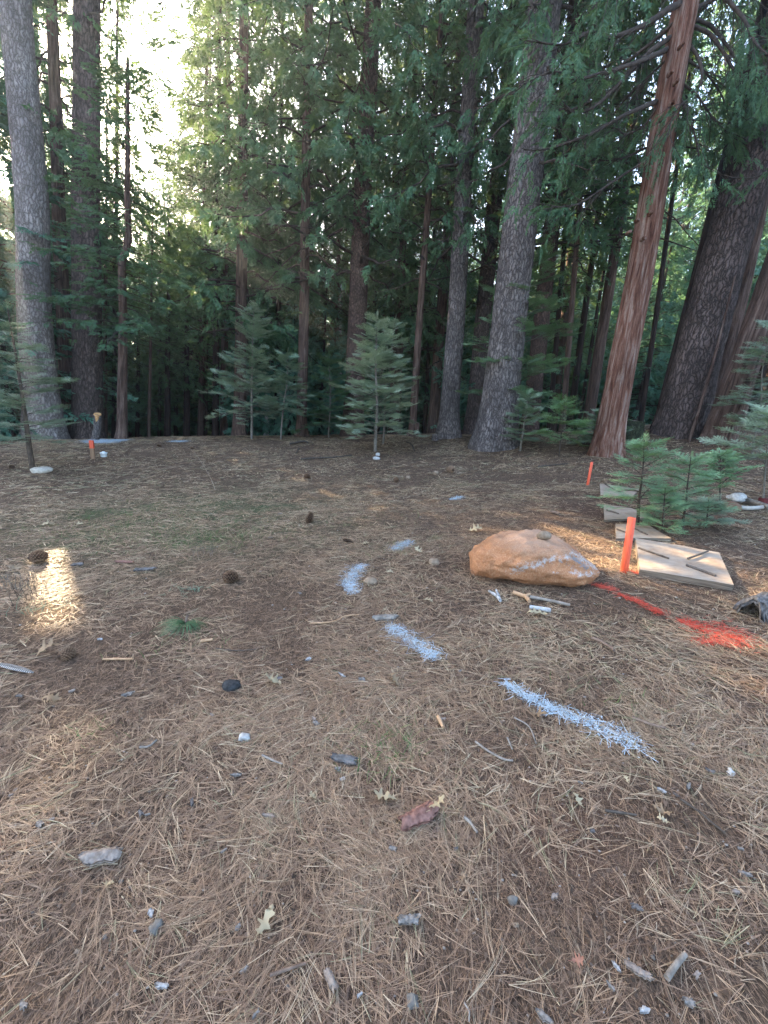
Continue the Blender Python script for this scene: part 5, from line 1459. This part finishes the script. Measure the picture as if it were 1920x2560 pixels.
bk_dark = simple_mat('dark_root_bark', [(0.3, (0.05, 0.045, 0.042)), (0.7, (0.2, 0.18, 0.17))], 20, stretch=(1, 3, 1), bdist=0.02)
bark_slab('bark_slab', 'large reddish bark slab with oak leaf on its end, lower centre', 1045, 2045, 95, 42, 0.42, bk_red, 1, thick=0.5)
bark_slab('bark_slab', 'pale flaky bark slab in the sun patch, lower left', 255, 2145, 88, 34, 0.15, bk_pale, 2, thick=0.6)
bark_slab('bark_slab', 'dark curled bark piece with pale underside at middle left', 862, 1902, 62, 20, -0.2, bk_dark, 3, thick=0.8)
bark_slab('bark_slab', 'silvery blue bark sliver left of centre bottom', 1022, 2302, 52, 20, 0.05, bk_blue, 4)
bark_slab('bark_slab', 'grey brown wood chunk at the bottom left of centre', 828, 2456, 44, 20, -0.9, bk_pale, 5, thick=0.9)
bark_slab('bark_slab', 'tan and grey bark strip at lower right', 1595, 2432, 52, 18, -0.5, bk_pale, 6)
bark_slab('bark_slab', 'grey wood chip with draped needles beside the centre dash', 965, 1545, 60, 22, 0.1, wood_grey, 7, thick=0.3)
bark_slab('bark_slab', 'dark scaly bark root mound cut by the right edge', 1893, 1530, 90, 70, 0.5, bk_dark, 8, thick=0.9, cat='root')
bark_slab('bark_slab', 'dark flat bark flake left behind the sun patch', 195, 1412, 26, 12, 0.3, bk_dark, 9)
bark_slab('bark_slab', 'black bark strip right of the sunlit patch', 362, 1424, 46, 12, 0.15, bk_dark, 10)
bark_slab('bark_slab', 'reddish flat bark strip just above the black one', 312, 1406, 44, 10, -0.15, bk_red, 11)
rb = np.random.default_rng(55)
for k, (px, py, w) in enumerate(((100, 2065, 34), (132, 2050, 22), (352, 2036, 28), (370, 2040, 20), (378, 2288, 44), (590, 1940, 30), (672, 2042, 36), (480, 2010, 34), (845, 1925, 30), (855, 1950, 26), (982, 2125, 34), (1105, 1800, 26), (1140, 2125, 20), (595, 2320, 30), (405, 2470, 44), (610, 2430, 26), (1385, 2245, 40),
                                 (1390, 2240, 24), (1720, 1970, 30), (1655, 1980, 26), (1862, 2188, 36), (1840, 2235, 26), (1690, 1990, 22), (1850, 2125, 22), (1540, 2422, 32), (1526, 2472, 26), (1740, 2440, 36), (1590, 2270, 34), (1360, 2548, 60), (1610, 2530, 34), (1720, 2510, 50), (180, 1730, 26), (50, 1742, 24), (320, 1738, 34), (770, 1650, 24),
                                 (790, 1812, 34), (785, 1800, 24), (690, 1700, 44), (905, 1700, 34), (855, 1690, 28), (1150, 1680, 20), (530, 1790, 26), (1775, 1930, 32), (1450, 1960, 22), (250, 1600, 22), (750, 1485, 24), (700, 1285, 16), (676, 1345, 18), (640, 2540, 26), (900, 2490, 22), (60, 2520, 34), (30, 1990, 20), (1480, 2080, 26), (560, 2130, 22))):
    bark_slab('bark_flake', 'small grey white curled flake of bark or dead leaf lying among the needles', px, py, w * rb.uniform(0.4, 0.75), w * rb.uniform(0.18, 0.36), rb.uniform(-1, 1), (bk_blue, bk_pale, bk_dark, bk_blue, wood_white)[k % 5], 60 + k, thick=0.35, cat='bark flake', group='small flakes scattered over the needles', up=0.006)
for k, (px, py, w) in enumerate(((640, 2168, 12), (500, 2222, 11), (145, 2268, 12), (660, 2195, 13), (898, 2026, 9), (1160, 2192, 14), (300, 2208, 13), (190, 2385, 15), (260, 2350, 14), (1290, 2320, 16), (1635, 2398, 12), (1175, 2475, 13), (720, 2472, 14), (1440, 1918, 9))):
    stone('pebble', 'small rounded pale pebble lying between the needles', px, py, w, w * 0.6, (st_grey, st_tan)[k % 2], 90 + k, 'pebble', sub=2, rough=0.5, sink=0.8, group='pebbles between the needles')

# ------------------------------------------------------------------ pine cones
cone_m = simple_mat('pine_cone_brown', [(0.2, (0.06, 0.035, 0.022)), (0.5, (0.16, 0.09, 0.055)), (0.9, (0.36, 0.24, 0.15))], 30, use_rnd=0.7)
def cone(label, px, py, wpx, asp, rot, seed, upright=False):
    c = G(px, py); _, _, zd = proj(c); w = wpx * zd / FPX
    mb = MB(); r = np.random.default_rng(seed)
    Lc = w * asp; nr_ = 11
    for i in range(nr_):
        u = (i + 0.5) / nr_; rad = w / 2 * math.sin(math.pi * (0.12 + 0.80 * u)) ** 0.8
        x = (u - 0.5) * Lc
        n = 11
        for k in range(n):
            a = 6.283 * (k + 0.5 * (i % 2)) / n + r.normal(0, 0.05)
            e = np.array([0, math.cos(a), math.sin(a)]); tz = np.array([0, -math.sin(a), math.cos(a)]); ax = np.array([1.0, 0, 0])
            s = w * 0.13
            p0 = ax * x + e * rad * 0.45
            tip = ax * (x + s * 0.9) + e * rad * r.uniform(0.95, 1.1)
            q1 = (p0 + tip) / 2 + tz * s * 0.75 - ax * s * 0.2; q2 = (p0 + tip) / 2 - tz * s * 0.75 - ax * s * 0.2
            v = np.array([p0, q1, tip, q2, (p0 + tip) / 2 + ax * s * 0.25])
            mb.add(v, [(0, 1, 4), (1, 2, 4), (2, 3, 4), (3, 0, 4)], [0.1, 0.4, 0.95, 0.4, 0.7])
    # core
    core = [(0.001, -0.5 * Lc)] + [(w / 2 * 0.5 * math.sin(math.pi * (0.1 + 0.82 * t)), (t - 0.5) * Lc) for t in np.linspace(0, 1, 7)] + [(0.001, 0.5 * Lc)]
    m2 = MB(); lathe(m2, core, 8); Vc = np.concatenate(m2.V)[:, [2, 0, 1]]; mb.add(Vc, np.concatenate(m2.F), 0.05)
    o = mb.build('pine_cone', cone_m, loc=c + [0, 0, w * 0.42])
    o.rotation_euler = (0, -1.2 if upright else 0.1, rot)
    return tag(o, label, 'pine cone', 'pine cones on the clearing floor')
cone('open brown pine cone left of centre above the needle tuft', 575, 1456, 36, 1.0, 0.4, 1)
cone('brown pine cone beside the curled oak leaf at lower left', 167, 1648, 36, 1.0, 1.2, 2)
cone('dark standing pine cone at mid clearing by a grey twig', 774, 1306, 24, 1.3, 0.8, 3, True)
cone('long narrow closed cone lying near the far dash', 870, 1357, 12, 2.4, -0.35, 4)
cone('small round cone beneath the centre fir, left side', 767, 1197, 16, 1.0, 0.3, 5)
cone('dark cone on its side right of centre, far', 1126, 1182, 20, 1.2, 2.0, 6)
cone('dark cone partly in the sunlit patch at left', 96, 1408, 40, 0.9, 0.9, 7)
cone('small dark cone far left of the string', 398, 1118, 9, 1.2, 0.4, 8)
cone('tiny dark cone near the string top', 481, 1124, 8, 1.2, 0.4, 9)
cone('dark squat cone fragment at mid right distance', 989, 1206, 16, 0.8, 0.2, 10)
cone('small dark cone by the left edge before the fir', 30, 1172, 12, 1.0, 0.2, 11)

# ------------------------------------------------------------------ oak leaves
oak = leaf_mat('dry_oak_leaf', [(0.0, (0.34, 0.26, 0.15)), (1.0, (0.46, 0.38, 0.25))], (0.5, 0.38, 0.18), 0.15, 0.7, 0.2)
oak_t = leaf_mat('tan_oak_leaf', [(0.0, (0.24, 0.155, 0.09)), (1.0, (0.35, 0.25, 0.155))], (0.4, 0.25, 0.12), 0.12, 0.7, 0.2)
def oak_leaf(label, px, py, wpx, rot, seed, mat=oak, up=0.022, curl=0.9, cat='oak leaf'):
    c = G(px, py, up); _, _, zd = proj(c); L = wpx * zd / FPX * 1.15
    r = np.random.default_rng(seed)
    kx = r.uniform(0.7, 1.25)
    half = [(0.0, 0.015), (0.12, 0.05), (0.20, 0.24), (0.27, 0.10), (0.36, 0.11), (0.44, 0.36), (0.50, 0.33), (0.54, 0.13), (0.62, 0.12), (0.72, 0.34), (0.78, 0.28), (0.79, 0.13), (0.86, 0.10), (0.93, 0.13), (1.0, 0.0)]
    top = np.array([(x + r.normal(0, 0.012), kx * y * r.uniform(0.55, 1.3)) for x, y in half]); bot = np.array([(x + r.normal(0, 0.012), -kx * y * r.uniform(0.55, 1.3)) for x, y in half])
    mid_ = np.stack([top[:, 0], np.zeros(len(top))], 1)
    def z(p): return curl * (0.35 * p[:, 1] ** 2 * 2 + 0.12 * np.sin(p[:, 0] * 5 + seed) + 0.10 * noise(p[:, 0] * 5, p[:, 1] * 5, seed, 3))
    rows = [top, (top + mid_) / 2, mid_, (bot + mid_) / 2, bot]
    V = np.concatenate([np.column_stack([q, z(q)]) for q in rows]) * L
    V[:, 2] -= V[:, 2].min(); V[:, 0] -= L / 2
    n = len(half); F = []
    for k in range(4):
        for i in range(n - 1): F.append((k * n + i, (k + 1) * n + i, (k + 1) * n + i + 1, k * n + i + 1))
    m0 = len(V); V2 = V.copy(); V2[:, 2] -= 0.0012
    F2 = [tuple(reversed(f)) for f in F]
    mb = MB(); mb.add(V, F, r.random()); mb.add(V2, F2, r.random())
    o = mb.build('oak_leaf', mat, loc=c); o.rotation_euler = (r.uniform(-0.45, 0.45), r.uniform(-0.35, 0.35), rot)
    mb = MB(); tube(mb, np.array([[-L / 2, 0, 0.001], [-L * 0.72, 0.02 * L, 0.004]]), [0.0012, 0.0009], 4); mb.build('stalk', mat, o)
    return tag(o, label, cat, 'dry oak leaves on the floor')
oak_leaf('cream lobed oak leaf lying flat left of the bark slab', 962, 1996, 54, 2.9, 1)
oak_leaf('cream oak leaf sitting on the end of the large bark slab', 1095, 2010, 42, 0.5, 2, up=0.06)
oak_leaf('largest cream oak leaf at the bottom left of centre', 660, 2310, 62, 1.3, 3)
oak_leaf('tan star shaped oak leaf in the centre', 985, 1703, 36, 2.5, 4, oak_t)
oak_leaf('curled tan oak leaf beside the left pine cone', 122, 1630, 46, 0.6, 5, oak_t, curl=1.2)
oak_leaf('small cream oak leaf below the tan stone', 1070, 1503, 22, 2.7, 6)
oak_leaf('pale tan leaf under the silvery stick end before the boulder', 1343, 1538, 46, 0.15, 7)
oak_leaf('brown crumpled oak leaf under the long white dash', 1345, 1787, 40, 2.8, 8, oak_t, curl=1.0)
oak_leaf('folded tan leaf at lower right above the grey twig', 1655, 2030, 36, 2.8, 9, oak_t, curl=1.0)
oak_leaf('small pale leaf fragment below the folded tan leaf', 1657, 2052, 22, 2.6, 10)
oak_leaf('small pointed pale leaf at right, above the level twig', 1566, 1948, 20, 1.4, 11)
oak_leaf('tan leaf in the faint sun streak at lower left', 128, 1748, 40, 0.3, 12, oak_t)
oak_leaf('pale wide leaf at middle left with curled edge', 677, 1705, 46, 0.1, 13)
oak_leaf('small cream leaf left of centre near the bark strip', 781, 1990, 20, 2.3, 14)
oak_leaf('pale leaf right of the short far dash', 1046, 1376, 22, 2.5, 15)
oak_leaf('small pale leaf beyond the short far dash', 912, 1360, 18, 0.5, 16)
oak_leaf('pale leaf at right of centre, far behind the boulder', 1188, 1325, 30, 0.1, 17)
oak_leaf('pale curled leaf at far left, behind the sun patch', 120, 1312, 24, 0.5, 18)
oak_leaf('cream leaf lying before the mossy grass, left', 198, 1312, 22, 0.2, 19)
oak_leaf('brown leaf at the left edge behind the sunlit patch', 38, 1420, 26, 0.2, 20, oak_t)
oak_leaf('reddish brown oval leaf at the bottom right', 1444, 2400, 28, 0.0, 21, simple_mat('red_brown_leaf', [(0.3, (0.2, 0.09, 0.06)), (0.7, (0.32, 0.16, 0.11))], 20), curl=0.7, cat='dead leaf')
oak_leaf('tan cream leaf sliver right below the bark patch, lower left', 272, 2210, 22, 0.0, 22)
oak_leaf('faded leaf above the red cedar twig, lower right', 1443, 2000, 28, 1.9, 23)
oak_leaf('cream leaf at left of the orange boulder, far', 975, 1432, 18, 0.2, 24)

# green needle tuft (fallen branch tip)
def tuft(px, py, label):
    c = G(px, py, 0.03); r = np.random.default_rng(8); n = 150
    mb = MB()
    a = r.uniform(-0.25, 3.4, n) + math.pi
    for k in range(n):
        aa = a[k]; L = r.uniform(0.13, 0.25)
        d = np.array([math.cos(aa), math.sin(aa) * 0.75, r.uniform(0.15, 0.8)]); d /= np.linalg.norm(d)
        t = np.linspace(0, 1, 5)[:, None]
        p = d * L * t + np.array([0, 0, -1]) * (L * 0.55 * t ** 2)
        p[:, 2] = np.maximum(p[:, 2], -0.015)
        w = np.cross(d, [0, 0, 1]); w = w / np.linalg.norm(w) * 0.0021
        V = np.concatenate([p + w * (1 - 0.7 * t), p - w * (1 - 0.7 * t)])
        mb.add(V, [(i, i + 1, i + 6, i + 5) for i in range(4)], r.uniform(0, 1))
    o = empty('needle_tuft', c, label, 'needle tuft')
    f = mb.build('green_needles', M['needle_green'], o); tag(f, kind='stuff')
    m2 = MB(); tube(m2, np.array([[0, 0.02, 0.05], [0, 0, 0.02], [0.0, -0.02, -0.01]]), [0.008, 0.01, 0.008], 7); m2.build('twig', bark_br, o)
tuft(466, 1556, 'green long needled pine tuft fallen on the floor at left')

# striped feather at the left edge
def feather():
    a, b = G(-4, 1664, 0.018), G(84, 1680, 0.018)
    d = b - a; L = np.linalg.norm(d); c = (a + b) / 2
    m, nt, nd, lk, bs = mat_new('barred_feather'); v = coords(nd, lk)
    w = nd.new('ShaderNodeTexWave'); w.bands_direction = 'X'; w.inputs['Scale'].default_value = 22; w.inputs['Distortion'].default_value = 1.0
    lk.new(v, w.inputs[0]); rp = ramp(nd, [(0.6, (0.03, 0.028, 0.028)), (0.85, (0.34, 0.33, 0.32))]); lk.new(w.outputs[0], rp.inputs[0]); lk.new(rp.outputs[0], bs.inputs['Base Color']); bs.inputs['Roughness'].default_value = 0.6
    o = empty('feather', c, 'dark feather with white bars at the left edge', 'feather'); o.rotation_euler = (0, 0, math.atan2(d[1], d[0]))
    n = 16; x = np.linspace(-L / 2, L / 2, n); wd = 0.024 * np.sin(np.linspace(0.5, 3.1, n)) ** 0.6
    mb = MB(); V = np.concatenate([np.stack([x, wd, 0.003 + 0 * x], 1), np.stack([x, 0 * x, 0.010 + 0 * x], 1), np.stack([x, -wd * 0.7, 0.002 + 0 * x], 1)])
    mb.add(V, [(k * n + i, (k + 1) * n + i, (k + 1) * n + i + 1, k * n + i + 1) for k in range(2) for i in range(n - 1)]); mb.build('vane', m, o)
    mb = MB(); tube(mb, np.stack([np.linspace(-L / 2, L / 2, 6), np.zeros(6), np.full(6, 0.011)], 1), np.linspace(0.0025, 0.001, 6), 5); mb.build('shaft', wood_grey, o)
feather()

# thin dry weeds on the left
def weeds(px, py, label, n, h, seed, w=0.0022, mat='twig_grey'):
    c = G(px, py); r = np.random.default_rng(seed); mb = MB()
    for k in range(n):
        b = np.array([r.normal(0, 0.10), r.normal(0, 0.06), -0.01]); hh = h * r.uniform(0.5, 1.1); d = np.array([r.normal(0, 0.45), r.normal(0, 0.35), 1.0])
        p = np.array([b, b + d * hh * 0.5, b + d * hh + [r.normal(0, 0.03), 0, -0.03]])
        tube(mb, p, [w, w * 0.8, w * 0.4], 3, cap=False)
        for q in range(3):
            s = p[0] + (p[2] - p[0]) * r.uniform(0.3, 0.95); tube(mb, np.array([s, s + np.array([r.normal(0, 0.05), r.normal(0, 0.04), r.uniform(0.01, 0.05)])]), [w * 0.6, w * 0.3], 3, cap=False)
    o = mb.build('dry_weed', M[mat], loc=c); tag(o, label, 'weed'); o['kind'] = 'stuff'
weeds(40, 1470, 'tangle of thin bare weed stems at the left edge by the sun patch', 34, 0.24, 1)
weeds(75, 1500, 'thin leafless stems rising at the left of the sunlit patch', 12, 0.20, 2, mat='branch')
weeds(340, 1400, 'single upright dark weed behind the black bark strip', 4, 0.16, 3, mat='branch')
weeds(510, 1390, 'fine weed clump right of the mossy grass', 10, 0.16, 4)
weeds(400, 1392, 'dark sprig between the grass and the standing weed', 5, 0.13, 5, mat='branch')
weeds(90, 1530, 'greenish low sprig at the left foot of the sunlit patch', 14, 0.16, 6, mat='fir_leaf')
weeds(480, 1480, 'small leafy sprig left of the brown cone', 14, 0.10, 7, mat='fir_leaf')
weeds(395, 1160, 'bare little stems in the far left floor', 7, 0.2, 8, mat='branch')
